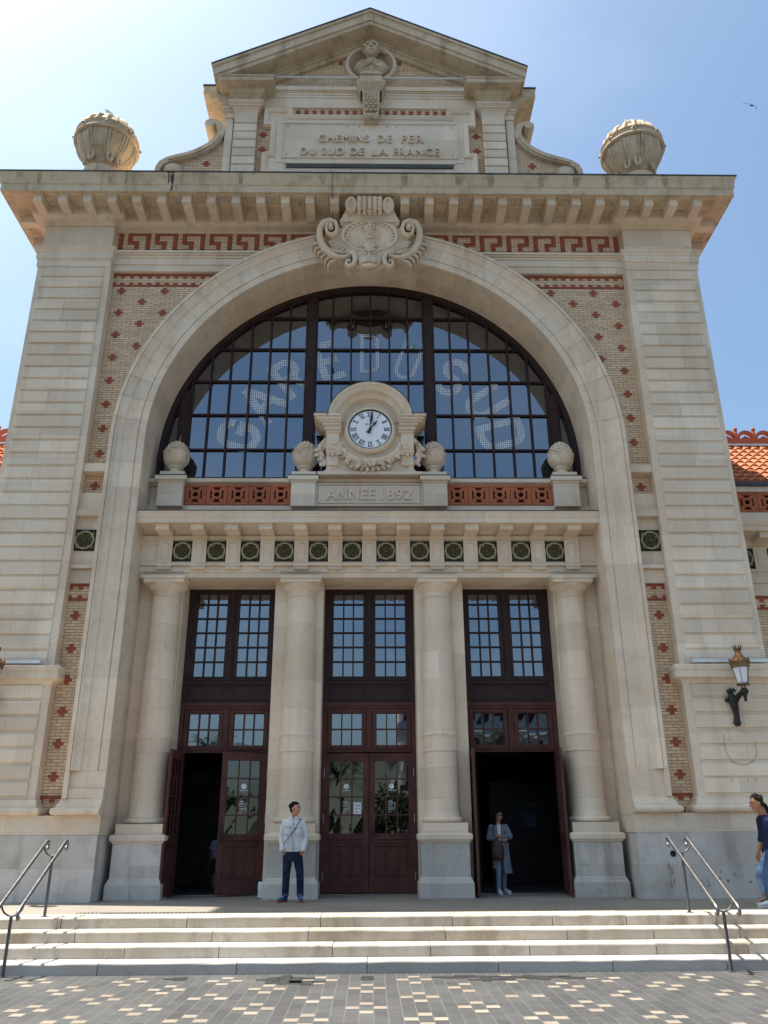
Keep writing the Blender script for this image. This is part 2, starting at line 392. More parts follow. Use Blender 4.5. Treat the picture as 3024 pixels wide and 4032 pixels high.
# steps: four courses of stone blocks, uneven arrises
st=MB(); HX=13.0
edges=[-3.20,-3.62,-4.04,-4.46]; zs=[0,-.152,-.305,-.458,PZ]
for k in range(4):
    x=-HX+random.uniform(-.4,.4)
    while x<HX:
        L=random.uniform(1.15,2.1); t=random.uniform(0,1)
        top=zs[k]+random.uniform(-.003,.003); fy=edges[k]+random.uniform(-.006,.006)
        back=edges[k]+(.60 if k==0 else .50)
        # chamfered nosing, split lengthwise so the arris can wander
        n=6; rings=[]
        for i in range(n+1):
            xx=x+.006+(L-.012)*i/n; j=random.uniform(-.007,.006); jj=random.uniform(-.006,.004)
            rings.append([(xx,back,zs[k+1]-.02),(xx,fy,zs[k+1]-.02),(xx,fy,top-.022+jj),(xx,fy+.005+j*.3,top-.009+jj),(xx,fy+.02+j*.5,top),(xx,back,top)])
        st.loft(rings,1 if k==3 else 0,t); x+=L
st.box(-HX,HX,-3.1,-2.0,PZ-.3,-.035,1,.2); 
for k in range(4): st.box(-HX,HX,edges[k]+.03,edges[k]+.45,PZ-.3,zs[k]-.03,1,.2)
tag(st.build('steps',['step','bottomstep']),kind='structure')
te=MB(); te.box(-HX,HX,-2.598,1.74,-.5,-.004,0); M['stud']=paint('tactile_studs',(.12,.11,.095),.7,.2)
for i in range(150):
    for r in range(4):
        x=-4.75+i*.0655+(.033 if r%2 else 0); y=-2.50+r*.062
        if x<-4.3 and r<2 or x>5.0: continue
        te.lathe([(.020,-.006),(.018,.006),(.0001,.009)],(x,y,0),6,m=1)
tag(te.build('terrace',['terrace','stud']),kind='structure')

# ================================================================== STATION BUILDING
B=thing('station_building','tall stone and brick station front with a great arched window, clock and pediment','station')
def part(mb,name,mats,parent=None,smooth=None,**k): return mb.build(name,mats,parent or B,smooth,**k)
ZC=9.80; RI=5.26; RO=6.05
def mirrored(fn):
    for s in (-1,1): fn(s)
def xb(mb,s,x0,x1,*a,**k):
    a0,a1=s*x0,s*x1
    mb.box(min(a0,a1),max(a0,a1),*a,**k)
# ---- piers: plinth, base, rusticated shaft, cap, upper rusticated shaft
def pier(s):
    pl=MB()
    xb(pl,s,5.28,8.72,-.05,1.05,-.02,1.19,m=0)
    xb(pl,s,5.265,8.70,-.035,1.05,1.194,1.55,m=1)
    if s>0:
        rr=random.Random(4)
        for x,z,w,h in ((5.86,.42,.06,.20),(6.28,.44,.05,.13),(6.55,.30,.03,.10),(7.6,.35,.05,.16),(8.0,.40,.04,.12)):
            for k in range(7):
                cx_=x+rr.gauss(0,w*.5); cz_=z+rr.gauss(0,h*.5); q=rr.uniform(.25,.6)
                pl.add([(cx_+w*q*math.cos(a)*rr.uniform(.6,1.2),-.0515-.0004*k,cz_+h*q*math.sin(a)*rr.uniform(.6,1.2)) for a in [2*PI*j/11 for j in range(11)]],[tuple(range(11))],2)
        for k in range(16):
            cx_=rr.uniform(6.7,8.3); cz_=.62-rr.random()*.4; q=rr.uniform(.008,.022)
            pl.add([(cx_+q*math.cos(a),-.0525,cz_+q*rr.uniform(.8,2)*math.sin(a)) for a in [2*PI*j/8 for j in range(8)]],[tuple(range(8))],3)
    part(pl,'plinth',['grey','ashlar',M.setdefault('rustmark',paint('rust_mark',(.44,.375,.295),.9,.25)),M.setdefault('chip',paint('dark_chip',(.16,.145,.13),.9,.2))])
    b=MB(); xb(b,s,6.615,8.48,0,.30,1.50,15.13,m=0,t=.4)
    # rusticated blocks
    def blocks(z0,z1,x0,x1,n,proj=.03):
        h=(z1-z0)/n
        for i in range(n):
            za,zb=z0+i*h+.03,z0+(i+1)*h-.03; xx=[x0,x1]
            if random.random()<.6: xx=[x0,x0+(x1-x0)*random.uniform(.35,.65),x1]
            for a,c in zip(xx,xx[1:]):
                b.bbox(s*a,s*c,-proj,.02,za,zb,.012,0,tn())
    blocks(1.89,4.13,6.775,8.40,7); blocks(4.50,14.72,6.775,8.36,31)
    part(b,'pier',['ashlar'])
    ba=MB(); path=[(s*8.6,.6),(s*8.48,0),(s*6.615,0),(s*6.615,.28)] if s<0 else [(s*6.615,.28),(s*6.615,0),(s*8.48,0),(s*8.6,.6)]
    path=[(s*8.48,.6),(s*8.48,0),(s*6.615,0),(s*6.615,.3)]
    fl=1 if s<0 else -1
    tor=[(0,1.86),(.045,1.84),(.045,1.78),(.07,1.74),(.075,1.70)]+[(.085+.075*math.cos(a),1.625+.075*math.sin(a)) for a in [PI/2-PI*k/8 for k in range(9)]]+[(0,1.551)]
    ba.plan(path,tor,flip=fl); part(ba,'pier_base',['stone'],smooth=40)
    cp=MB()
    cp.plan(path,[(0,4.10),(.02,4.13),(.03,4.15),(.085,4.20),(.13,4.215),(.16,4.222),(.165,4.375),(.18,4.38),(.19,4.47),(.17,4.49),(0,4.51)],flip=fl)
    part(cp,'pier_cap',['stone'],smooth=35)
    tp=MB(); path2=[(s*8.48,1.9),(s*8.48,0),(s*6.66,0),(s*6.66,.28)]
    tp.plan(path2,[(0,14.70),(.03,14.72),(.03,14.93),(.06,14.94),(.06,15.13),(.075,15.14),(.10,15.20),(.14,15.235),(.14,15.275),(0,15.29)],flip=fl)
    xb(tp,s,6.67,8.455,.01,.35,15.25,16.18,m=0)
    part(tp,'pier_entablature',['ashlar'])
    lb=MB(); x0,x1=s*6.86,s*8.46
    lb.box(min(x0,x1),max(x0,x1),-.15,-.07,4.53,4.60); part(lb,'light_strip',['galv'])
    sp=MB()
    for i in range(60):
        x=s*(6.7+i*.03); sp.tube([(x,-.03+.02*(i%2),4.50),(x+random.uniform(-.012,.012),-.06,4.66+random.uniform(-.02,.02))],.0022,4)
    part(sp,'bird_spikes',['steel'])
mirrored(pier)
sg=MB()
P=[(7.30,3.06),(7.30,2.78)]+[(7.62+.32*math.cos(a),2.76+.30*math.sin(a)) for a in [PI+PI*k/14 for k in range(15)]]+[(7.94,2.78),(7.95,2.95)]
ribbon(sg,P,.022,-.034,-.02,0,.1)
for x,z in ((7.36,3.20),(7.44,3.17),(7.70,3.12),(7.78,3.08)): sg.ball((x,-.03,z),(.05,.006,.012),6)
for x,z in ((7.33,2.16),(7.66,2.15),(7.82,2.17)): sg.ball((x,-.03,z),(.028,.008,.028),8)
part(sg,'sign_scar',['dirty'])
# ---- brick panels with red patterns, stone bands between
bw=MB(); YB=.28
n=120
for i in range(n):
    xa=-5.95+11.9*i/n; xc=-5.95+11.9*(i+1)/n
    za=ZC+math.sqrt(max(0,5.95**2-xa*xa)); zc=ZC+math.sqrt(max(0,5.95**2-xc*xc))
    bw.add([(xa,YB,za),(xc,YB,zc),(xc,YB,16.3),(xa,YB,16.3)],[(0,1,2,3)],0)
for s in (-1,1):
    bw.add([(s*5.95,YB,1.5),(s*6.75,YB,1.5),(s*6.75,YB,16.3),(s*5.95,YB,16.3)],[(0,1,2,3)],0)
def rb(x0,x1,z0,z1): bw.box(x0,x1,YB-.006,YB+.02,z0,z1,1,tn())
CH=.066
def cross(x,z):
    rb(x-.112,x+.112,z-CH/2,z+CH/2); rb(x-.055,x+.055,z+CH/2,z+1.5*CH); rb(x-.055,x+.055,z-1.5*CH,z-CH/2)
for col in range(0,24):
    x=-6.37+.553*col
    if x>6.5: break
    for k in range(0,10):
        z=14.19-.66*k-(.33 if col%2 else 0)
        r=math.hypot(x,z-ZC)
        if z<9.3 or r<6.25 or (z>14.25): continue
        cross(x,z)
for s in (-1,1):
    cross(s*6.375,8.73)
    for z in (5.66,4.93,4.26,3.60,2.95,2.30): cross(s*6.41,z)
    def dent(ztop,xa,xc,up=False):
        # full red course, chequered course, two plain, chequered, full red
        rows=[(0,1),(1,2),(4,2),(5,1)]
        for r,kind in rows:
            z1=ztop-r*CH; z0=z1-CH
            x=xa
            while x<xc-.01:
                e=min(xc,x+.114)
                if kind==1 or int(round((x-xa)/.114))%2==0: rb(x,e,z0,z1)
                x+=.114
    dent(14.725,*( (-6.66,-3.4) if s<0 else (3.4,6.66)))
    dent(6.375,*( (-6.66,-6.08) if s<0 else (6.08,6.66)))
    xa,xc=(-6.66,-6.08) if s<0 else (6.08,6.66)
    rb(xa,xc,1.87,1.94)
    x=xa
    for q in range(5):
        if q%2==0: rb(x,x+.114,1.80,1.87)
        x+=.114
    rb(s*6.36-.07,s*6.36+.07,1.55,1.68)
# trim red courses that ran into the arch: they lie behind the ring, hidden by it
# greek key frieze
def key(s):
    P=.715; z0,z1=15.405,16.06; zm0,zm1=15.66,15.78; w=.125; h=.118
    x=6.62
    def R_(a,c,z0_,z1_):
        xa,xc=s*a,s*c; rb(min(xa,xc),max(xa,xc),z0_,z1_)
    R_(x-w,x,z0,z1)
    while x-P>.55:
        R_(x-.55,x,z0,z0+h); R_(x-.55,x-.55+w,z0+h,zm1); R_(x-.55+w,x-.24,zm1-h,zm1)
        R_(x-.36,x-.36+w,zm1,z1); R_(x-P-w,x-.36,z1-h,z1); R_(x-P-w,x-P,z0,z1-h)
        x-=P
for s in (-1,1): key(s)
part(bw,'brick_wall',['ybrick','rbrick'])
# stone bands in the narrow brick strips, with green roundels
def strip(s):
    for z0,z1,y in ((9.02,9.22,.06),(8.10,8.52,.16),(7.92,8.08,.06),(6.70,7.64,.20),(7.64,7.92,.20),(6.70,6.78,.12),(6.38,6.70,.22)):
        b=MB(); xb(b,s,6.0,6.63,y,.33,z0,z1,m=0,t=tn()); part(b,'stone_band',['ashlar'])
mirrored(strip)
def roundel(x,y,z,sz,seed,col='rosette',name='tile_roundel'):
    t=MB(); h=sz/2; fw=.055*sz/.5
    for a in ((-h,h,-h,-h+fw),(-h,h,h-fw,h),(-h,-h+fw,-h+fw,h-fw),(h-fw,h,-h+fw,h-fw)):
        t.bbox(x+a[0],x+a[1],y-.035,y+.03,z+a[2],z+a[3],.012,0)
    t.box(x-h+fw,x+h-fw,y-.004,y+.03,z-h+fw,z+h-fw,1)
    t.tube([(x+.80*h*math.cos(q),y-.035,z+.80*h*math.sin(q)) for q in [2*PI*k/32 for k in range(32)]],.021,6,1,closed=True)
    t.add([(x+.78*h*math.cos(2*PI*k/24),y-.012,z+.78*h*math.sin(2*PI*k/24)) for k in range(24)],[tuple(range(24))],2)
    t.ball((x,y-.02,z),(.24*h,.05,.24*h),10,2)
    for k in range(8):
        a=2*PI*k/8+.2; t.ball((x+.47*h*math.cos(a),y-.015,z+.47*h*math.sin(a)),(.15*h,.035,.15*h),8,2)
        a+=PI/8; t.ball((x+.66*h*math.cos(a),y-.012,z+.66*h*math.sin(a)),(.09*h,.025,.09*h),6,1 if k%2==0 else 2)
    return part(t,name,['gframe','cream',col],smooth=50)
roundel(-6.40,.20,7.37,.50,1); roundel(6.40,.20,7.37,.50,2)
# ---- great arch
prof=[(RI,1.30),(RI,.012),(RI+.012,0),(5.42,0),(5.425,.018),(5.44,.018),(5.445,-.012),(5.75,-.012),(5.765,-.03),(5.78,-.05),(5.80,-.055),(5.83,-.062),(5.88,-.085),(5.92,-.12),(5.945,-.125),(5.95,-.105),(5.96,-.105),(5.965,-.135),(6.035,-.135),(RO,-.12),(RO,.30)]
ar=MB(); L=len(prof)
nv=33
def arch_piece(a0,a1,n,t):
    vs=[];fs=[]
    for i in range(n+1):
        a=a0+(a1-a0)*i/n
        for r,y in prof: vs.append((r*math.cos(a),y,ZC+r*math.sin(a)))
    for i in range(n):
        for q in range(L-1): fs.append((i*L+q,(i+1)*L+q,(i+1)*L+q+1,i*L+q+1))
    ar.add(vs,fs,0,t)
for k in range(nv):
    gap=.0006; arch_piece(PI*k/nv+gap,PI*(k+1)/nv-gap,4,tn())
# backing so the hairline joints are not open
vs=[];fs=[]
pb=[(RI+.004,1.3),(RI+.004,.03),(RO-.004,.03),(RO-.004,.3)]
for i in range(97):
    a=PI*i/96
    for r,y in pb: vs.append((r*math.cos(a),y,ZC+r*math.sin(a)))
for i in range(96):
    for q in range(3): fs.append((i*4+q,i*4+4+q,i*4+5+q,i*4+q+1))
ar.add(vs,fs,0,.0)
part(ar,'arch_ring',['stone'],smooth=25)
def leg(s):
    l=MB()
    zz=[1.86,2.385]+[2.385+.62*k for k in range(1,12)]+[ZC]
    # plain jamb block below, moulded jamb above
    for za,zb in zip(zz[1:],zz[2:]):
        vs=[(s*r,y,za+.0015) for r,y in prof]+[(s*r,y,zb-.0015) for r,y in prof]
        l.add(vs,[(q,q+1,L+q+1,L+q) for q in range(L-1)],0,tn())
    pb2=[(RI+.004,1.3),(RI+.004,.03),(RO-.004,.03),(RO-.004,.3)]
    l.add([(s*r,y,1.5) for r,y in pb2]+[(s*r,y,ZC) for r,y in pb2],[(0,1,5,4),(1,2,6,5),(2,3,7,6)],0,.0)
    xb(l,s,RI,5.955,-.022,1.05,2.05,2.384,m=0,t=.5); xb(l,s,5.957,RO,-.125,.3,1.86,2.384,m=0,t=.5)
    xb(l,s,RI,5.955,-.06,1.05,1.86,2.05,m=0,t=.45)
    part(l,'arch_jamb',['stone'])
    b=MB(); p=[(s*6.05,.3),(s*6.05,-.06),(s*RI,-.06),(s*RI,.9)]
    tor=[(0,1.862),(.03,1.85),(.04,1.80),(.08,1.75),(.09,1.70)]+[(.10+.07*math.cos(a),1.625+.072*math.sin(a)) for a in [PI/2-PI*k/8 for k in range(9)]]+[(0,1.552)]
    b.plan(p[:3],tor,flip=-1 if s>0 else 1); xb(b,s,RI,6.0,-.05,1.04,1.552,1.86)
    part(b,'arch_base',['stone'],smooth=40)
mirrored(leg)
# ---- entablature bands either side of the arch crown
eb=MB()
for s in (-1,1):
    for z0,z1,y in ((14.73,14.925,.17),(14.929,15.12,.145),(15.124,15.19,.12),(15.194,15.235,.08),(15.239,15.30,.04)):
        xb(eb,s,2.42,6.64,y,.30,z0,z1)
    xb(eb,s,1.2,6.64,.255,.30,16.062,16.2)
part(eb,'architrave_band',['ashlar'])
# ---- main cornice
bm_=MB()
pth=[(-8.48,1.9),(-8.48,0),(-6.66,0),(-6.66,.28),(6.66,.28),(6.66,0),(8.48,0),(8.48,1.9)]
bm_.plan(pth,[(0,16.02),(.03,16.03),(.035,16.08),(.06,16.09),(.12,16.10),(.20,16.13),(.25,16.17),(.26,16.20),(.28,16.20),(.28,16.42)])
part(bm_,'bed_mould',['stone'],smooth=30)
co=MB(); pth2=[(-8.48,1.9),(-8.48,0),(8.48,0),(8.48,1.9)]
co.plan(pth2,[(-.6,16.40),(.85,16.40),(.855,16.385),(.875,16.385),(.875,16.575),(.882,16.59),(.90,16.60),(.905,16.615),(.915,16.74),(.94,16.84),(.96,16.88),(.965,16.93)],0)
co.plan(pth2,[(.955,16.931),(.985,16.932),(.985,16.962),(.3,17.05),(-1.2,17.06)],1)
# rain stains on the cornice face, each a thin film following the moulding
M['soot']=paint('black_rain_stain',(.055,.045,.036),.9,.4); M['rust']=paint('brown_rain_stain',(.37,.275,.165),.9,.25)
face=[(-.967,16.925),(-.945,16.84),(-.918,16.74),(-.908,16.615),(-.885,16.595),(-.878,16.575),(-.878,16.40)]
def stain(x,w,n,m,seed):
    r=random.Random(seed); P=face[:n]; vs=[]; fs=[]
    for i,(y,z) in enumerate(P):
        k=1-.75*i/len(P); a=w*k*r.uniform(.6,1.2); b=w*k*r.uniform(.6,1.2); vs+= [(x-a+r.uniform(-.01,.01),y-.003,z),(x+b,y-.003,z)]
    for i in range(len(P)-1): fs.append((2*i,2*i+1,2*i+3,2*i+2))
    co.add(vs,fs,m)
stain(-5.03,.05,7,2,1); stain(-5.12,.03,4,2,2)
for k,(x,w,n) in enumerate(((-6.6,.10,4),(-6.2,.05,6),(-3.3,.08,5),(-1.2,.12,4),(.9,.10,5),(2.3,.16,4),(3.1,.12,6),(4.4,.10,5),(5.3,.14,4),(6.1,.06,6),(7.6,.10,4),(-8.4,.08,5))): stain(x,w,n,3,k+10)
part(co,'main_cornice',['dirty','lead','soot','rust'],smooth=25)
cof=MB()
def modillion(x):
    m_=MB(); m_.bbox(x-.11,x+.11,-.745,.05,16.165,16.36,.012,0,tn())
    m_.box(x-.13,x+.13,-.765,.05,16.358,16.405,0,.5)
    part(m_,'modillion',['stone'])
mx=[]
for k in range(13): mx+= [-(.905+.628*k),.905+.628*k]
for x in sorted(mx): modillion(x)
sx=sorted(mx)
for a,c in zip(sx,sx[1:]):
    if c-a>1: continue
    m0,m1=a+.17,c-.17; w=.028
    cf=MB()
    for q in ((m0,m1,-.76,-.76+w),(m0,m1,-.40,-.40+w),(m0,m0+w,-.732,-.40),(m1-w,m1,-.732,-.40)): cf.box(q[0],q[1],q[2],q[3],16.385,16.41)
    part(cf,'soffit_coffer',['stone'])
for s in (-1,1):
    for y0 in (.05,.95):
        sm=MB(); xb(sm,s,8.60,9.20,y0,y0+.22,16.17,16.41); part(sm,'modillion',['stone']); cof=MB()
        xb(cof,s,8.66,9.22,y0+.36,y0+.39,16.385,16.41); xb(cof,s,8.66,9.22,y0+.76,y0+.79,16.385,16.41); xb(cof,s,9.19,9.22,y0+.39,y0+.76,16.385,16.41); part(cof,'soffit_coffer',['stone'])
# ---- body of the hall behind the front
hb=MB()
for s in (-1,1): xb(hb,s,8.05,8.46,.31,1.9,-.02,17.0,m=0); xb(hb,s,8.05,8.45,1.901,26,-.02,13.9,m=0)
hb.box(-8.4,8.4,.5,1.9,16.45,17.02,0); hb.box(-8.04,8.04,1.6,1.9,7.91,16.44,0); hb.box(-8.04,8.04,1.91,25.6,13.5,13.9,0); hb.box(-4.1,4.1,1.91,25,13.91,20.3,0); hb.box(-8.05,8.05,25.6,26,0,13.9,0); hb.box(-8.04,8.04,1.9,25,7.6,7.9,0)
hb.box(-8.04,-5.3,.35,.6,0,16.5,0); hb.box(5.3,8.04,.35,.6,0,16.5,0)
part(hb,'hall_walls',['ashlar'])
# ================================================================== ATTIC
at=MB(); at.box(-3.95,3.95,.28,7,16.9,21.2,0)
at.prism([(-4.3,21.2),(4.3,21.2),(0,23.35)],.72,7,0)
# front of the gable, pierced by the round niche
hx,hz,hr=.03,22.14,.745; tri=[(-4.3,21.2),(4.3,21.2),(0,23.35)]
def ray_tri(a):
    best=1e9
    for i in range(3):
        (x1,z1),(x2,z2)=tri[i],tri[(i+1)%3]; dx,dz=math.cos(a),math.sin(a); ex,ez=x2-x1,z2-z1; d=dx*ez-dz*ex
        if abs(d)<1e-9: continue
        t=((x1-hx)*ez-(z1-hz)*ex)/d; u=((x1-hx)*dz-(z1-hz)*dx)/d
        if t>0 and -1e-6<=u<=1+1e-6: best=min(best,t)
    return (hx+best*math.cos(a),.28,hz+best*math.sin(a))
angs=sorted([2*PI*k/60 for k in range(60)]+[math.atan2(z-hz,x-hx)%(2*PI) for x,z in tri])
for i,a in enumerate(angs):
    b=angs[(i+1)%len(angs)]
    at.add([(hx+hr*math.cos(a),.28,hz+hr*math.sin(a)),(hx+hr*math.cos(b),.28,hz+hr*math.sin(b)),ray_tri(b),ray_tri(a)],[(0,1,2,3)],0)
# brick patterns
def rb2(x0,x1,z0,z1): at.box(x0,x1,.272,.30,z0,z1,1,tn())
for s in (-1,1):
    for z in (19.49,18.95):
        for q in ((-.115,.115,-.033,.033),(-.056,.056,.033,.10),(-.056,.056,-.10,-.033)): rb2(s*3.0+q[0],s*3.0+q[1],z+q[2],z+q[3])
    for k in range(8):
        x=2.62-.30*k+.12
        rb2(s*x-.06,s*x+.06,21.95+.155*k-.02,22.06+.155*k-.02)
    for x in (.62,1.62,2.55): rb2(s*x-.12,s*x+.12,21.23,21.295); rb2(s*x-.06,s*x+.06,21.295,21.36)
    rb2(s*2.72-.08,s*2.72+.08,21.50,21.66); rb2(s*.86-.06,s*.86+.06,22.22,22.36)
x=-2.1
i=0
while x<2.1:
    if i%2==0: at.box(x,x+.115,.262,.30,20.29,20.42,1,tn())
    x+=.115; i+=1
part(at,'attic_wall',['ybrick','rbrick'])
# rusticated attic pilasters with caps
def apil(s):
    p=MB(); xb(p,s,3.20,3.77,.13,.35,16.9,20.05,m=0,t=.3)
    for i in range(10):
        z0=17.045+.298*i+.012; p.bbox(s*3.165,s*3.80,.07,.14,z0,z0+.272,.014,0,tn())
    part(p,'attic_pilaster',['ashlar'])
    c=MB(); pp=[(s*3.80,.34),(s*3.80,.09),(s*3.17,.09),(s*3.17,.34)]
    c.plan(pp,[(0,20.02),(.01,20.10),(.04,20.20),(.09,20.27),(.12,20.275),(.125,20.33),(.155,20.34),(.16,20.37),(.18,20.38),(.18,20.43),(0,20.44)],flip=1 if s<0 else -1)
    xb(c,s,3.17,3.80,.10,.34,20.02,20.43)
    part(c,'attic_capital',['stone'])
    i=MB(); xb(i,s,3.86,4.07,.20,.6,16.9,20.02,m=0)
    xb(i,s,3.80,4.09,.17,.6,20.024,20.22,m=0); xb(i,s,3.80,4.14,.14,.6,20.224,20.30,m=0); xb(i,s,3.80,4.18,.11,.6,20.304,20.38,m=0)
    part(i,'attic_corner_strip',['ashlar'])
    # broken entablature block above the capital, carrying the end of the pediment
    e=MB(); ep=[(s*3.86,.5),(s*3.86,.06),(s*3.13,.06),(s*3.13,.34)]; fl=1 if s<0 else -1
    e.plan(ep,[(0,20.435),(.015,20.60),(.03,20.61),(.03,20.66),(.10,20.72),(.13,20.73),(.16,20.83),(.17,20.86),(.40,20.87),(.41,20.885),(.41,21.0),(.44,21.01),(.44,21.045),(.0,21.06)],flip=fl)
    part(e,'attic_entablature',['dirty'],smooth=20)
    # eaves of the gabled roof behind
    r=MB()
    for x1,z0,z1 in ((4.10,20.38,20.50),(4.22,20.504,20.62),(4.30,20.624,20.74),(4.58,20.744,20.90),(4.76,20.904,21.21)): xb(r,s,3.7,x1,.16+.02*(4.76-x1),7,z0,z1)
    xb(r,s,3.7,4.79,.13,7,21.214,21.245,m=1)
    part(r,'roof_eave',['dirty','lead'])
mirrored(apil)
# string courses between the pilasters
sc_=MB()
for z0,z1,y in ((20.50,20.86,.24),(20.864,20.95,.22),(20.954,21.02,.20),(21.024,21.06,.17),(21.064,21.205,.13)):
    sc_.box(-3.12,3.12,y,.33,z0,z1,0,tn())
part(sc_,'attic_string_course',['ashlar'])
# raking cornice
rk=MB()
def rake(dz0,dz1,y0,y1,xe,m=0):
    # between two lines parallel to the slope
    k=.51; A=23.68
    rk.prism([(-xe,A-k*xe-dz0),(0,A-dz0),(xe,A-k*xe-dz0),(xe,A-k*xe-dz1),(0,A-dz1),(-xe,A-k*xe-dz1)],y0,y1,m)
rake(-.03,0,-.43,7,4.47,1); rake(.002,.10,-.405,7,4.445); rake(.102,.36,-.36,7,4.40); rake(.362,.40,-.375,7,4.39); rake(.402,.535,-.33,7,4.36)
rake(.537,.60,.10,.4,4.0); rake(.602,.70,.14,.4,3.9); rake(.702,.86,.18,.4,3.8)
part(rk,'pediment_cornice',['dirty','lead'])
rt=MB(); rt.tube([(-2.70,.10,21.51),(2.70,.10,21.51)],.026,8); part(rt,'white_conduit',['galv'],smooth=40)
# scroll consoles beside the attic
def scroll(s):
    v=MB()
    c=[(4.545,19.72),(4.60,19.78),(4.58,19.86),(4.50,19.905),(4.38,19.89),(4.26,19.82),(4.19,19.70),(4.16,19.55),(4.19,19.38),(4.28,19.20),(4.42,19.02),(4.60,18.87),(4.82,18.74),(5.08,18.63),(5.32,18.56),(5.55,18.48),(5.72,18.36),(5.80,18.20),(5.82,18.0)]
    w=[.05,.08,.10,.12,.14,.16,.18,.19,.20,.21,.22,.22,.21,.20,.19,.18,.16,.14,.12]
    ribbon(v,[(s*a,b) for a,b in c],w,.16,.85,0)
    ribbon(v,[(s*a*1.0,b-.02) for a,b in c[8:16]],.07,.12,.20,0)
    v.tube([(s*4.47,.10,19.76),(s*4.47,1.6,19.76)],.105,20)
    v.box(min(s*4.36,s*4.62),max(s*4.36,s*4.62),.86,1.5,19.0,19.75)
    v.lathe([(.0,.16),(.16,.14),(.26,.05),(.28,-.2)],(s*5.42,.28,18.24),18,sy=.5)
    part(v,'scroll_console',['dirty'],smooth=35)
    f=MB(); poly=[(4.07,16.9),(4.07,19.2),(4.16,19.35),(4.3,19.1),(4.5,18.9),(4.8,18.68),(5.1,18.55),(5.45,18.45),(5.75,18.2),(5.8,16.9)]
    f.prism([(s*a,b) for a,b in poly],.30,.8,0)
    for q in ((-.115,.115,-.033,.033),(-.056,.056,.033,.10),(-.056,.056,-.10,-.033)): f.box(s*4.52+q[0],s*4.52+q[1],.294,.32,18.45+q[2],18.45+q[3],1,.5)
    part(f,'scroll_infill',['ybrick','rbrick'])
mirrored(scroll)
# inscription panel
ip=MB()
out=[(-3.0,20.37),(-2.17,20.37),(-2.17,20.12),(2.17,20.12),(2.17,20.37),(3.0,20.37),(3.0,19.69),(2.79,19.69),(2.79,18.735),(3.0,18.735),(3.0,17.0),(-3.0,17.0),(-3.0,18.735),(-2.79,18.735),(-2.79,19.69),(-3.0,19.69)]
ip.prism(out,.17,.30,0,.5)
def inset(poly,d):
    r=[]; n=len(poly)
    for i in range(n):
        a,b,c=poly[i-1],poly[i],poly[(i+1)%n]
        d1=(b[0]-a[0],b[1]-a[1]); d2=(c[0]-b[0],c[1]-b[1]); l1=math.hypot(*d1); l2=math.hypot(*d2)
        n1=(d1[1]/l1,-d1[0]/l1); n2=(d2[1]/l2,-d2[0]/l2)
        r.append((b[0]+(n1[0]+n2[0])*d,b[1]+(n1[1]+n2[1])*d))
    return r
o1,o2,o3,o4=inset(out,.035),inset(out,.06),inset(out,.15),inset(out,.17)
ys=[.17,.10,.10,.135,.17]
rings=[[(a,y,b) for a,b in p] for p,y in zip((out,o1,o2,o3,o4),ys)]
ip.loft(rings,0,.6,False)
ip.box(-2.62,2.62,.155,.20,18.40,19.95,0,.5)
for q in ((-2.47,2.47,19.785,19.83),(-2.47,2.47,18.53,18.575),(-2.47,-2.425,18.575,19.785),(2.425,2.47,18.575,19.785)): ip.bbox(q[0],q[1],.125,.16,q[2],q[3],.01,0,.6)
ip.box(-2.35,2.35,.12,.2,18.33,18.36,0); ip.box(-2.3,2.3,.13,.16,18.2,18.30,1)
for x,z in ((-2.30,19.68),(2.30,19.68),(-2.30,18.68),(2.30,18.68),(-.62,19.70),(-.3,19.70),(.48,19.70),(.75,19.70),(-.3,18.66),(.5,18.66),(.75,18.66)): ip.ball((x,.15,z),(.016,.02,.016),6,1)
le=ip
le.text('CHEMINS',1.42,.255,-.73,19.225,.160,.07,space=1.12); le.text('DE',.40,.255,.41,19.225,.160,.07,space=1.12); le.text('FER',.62,.255,1.18,19.225,.160,.07,space=1.12)
for w_,wd,x_ in (('DU',.42,-1.71),('SUD',.62,-1.03),('DE',.40,-.35),('LA',.44,.27),('FRANCE',1.28,1.28)): le.text(w_,wd,.255,x_,18.755,.160,.07,space=1.12)
part(ip,'inscription_panel',['ashlar','lead'])
# bust in its round niche above a scaled console
ni=MB(); nx=.03; nz=22.14
ni.lathe([(.76,-.42),(.76,.0),(.75,.10),(.70,.14),(.655,.12),(.64,.02),(.52,-.28),(.50,-.27),(.47,-.30),(.0,-.34)],(0,0,0),40,xf=Matrix.Translation((nx,.26,nz))@Matrix.Rotation(PI/2,4,'X'))
part(ni,'round_niche',['stone'],smooth=35)
bu=MB(); by=.12
bu.lathe([(.0,-.03),(.20,-.03),(.24,.02),(.33,.10),(.38,.18),(.36,.27),(.25,.35),(.13,.41),(.09,.47),(.088,.60)],(nx,by,21.60),24,sx=1,sy=.55)
bu.ball((nx,by-.03,22.40),(.155,.175,.235),20); bu.ball((nx,by-.10,22.29),(.11,.11,.14),14)
bu.tube([(nx,by-.20,22.47),(nx,by-.245,22.37),(nx,by-.225,22.33)],[.018,.032,.03],8)
for s in (-1,1):
    bu.ball((nx+s*.062,by-.178,22.44),(.03,.02,.02),8,1); bu.tube([(nx+s*.10,by-.16,22.475),(nx+s*.03,by-.205,22.485)],.016,6)
    bu.ball((nx+s*.16,by,22.39),(.03,.04,.06),8)
bu.ball((nx,by-.195,22.255),(.05,.02,.012),8,1); bu.ball((nx,by-.198,22.237),(.045,.025,.014),8)
rr=random.Random(5)
for k in range(60):
    a=rr.uniform(0,2*PI); e=rr.uniform(.15,1.4)
    px,py,pz=math.cos(a)*math.cos(e),math.sin(a)*math.cos(e),math.sin(e)
    if py<-.62 and pz<.55: continue
    bu.ball((nx+.165*px,by-.01+.185*py,22.41+.235*pz),.058,6)
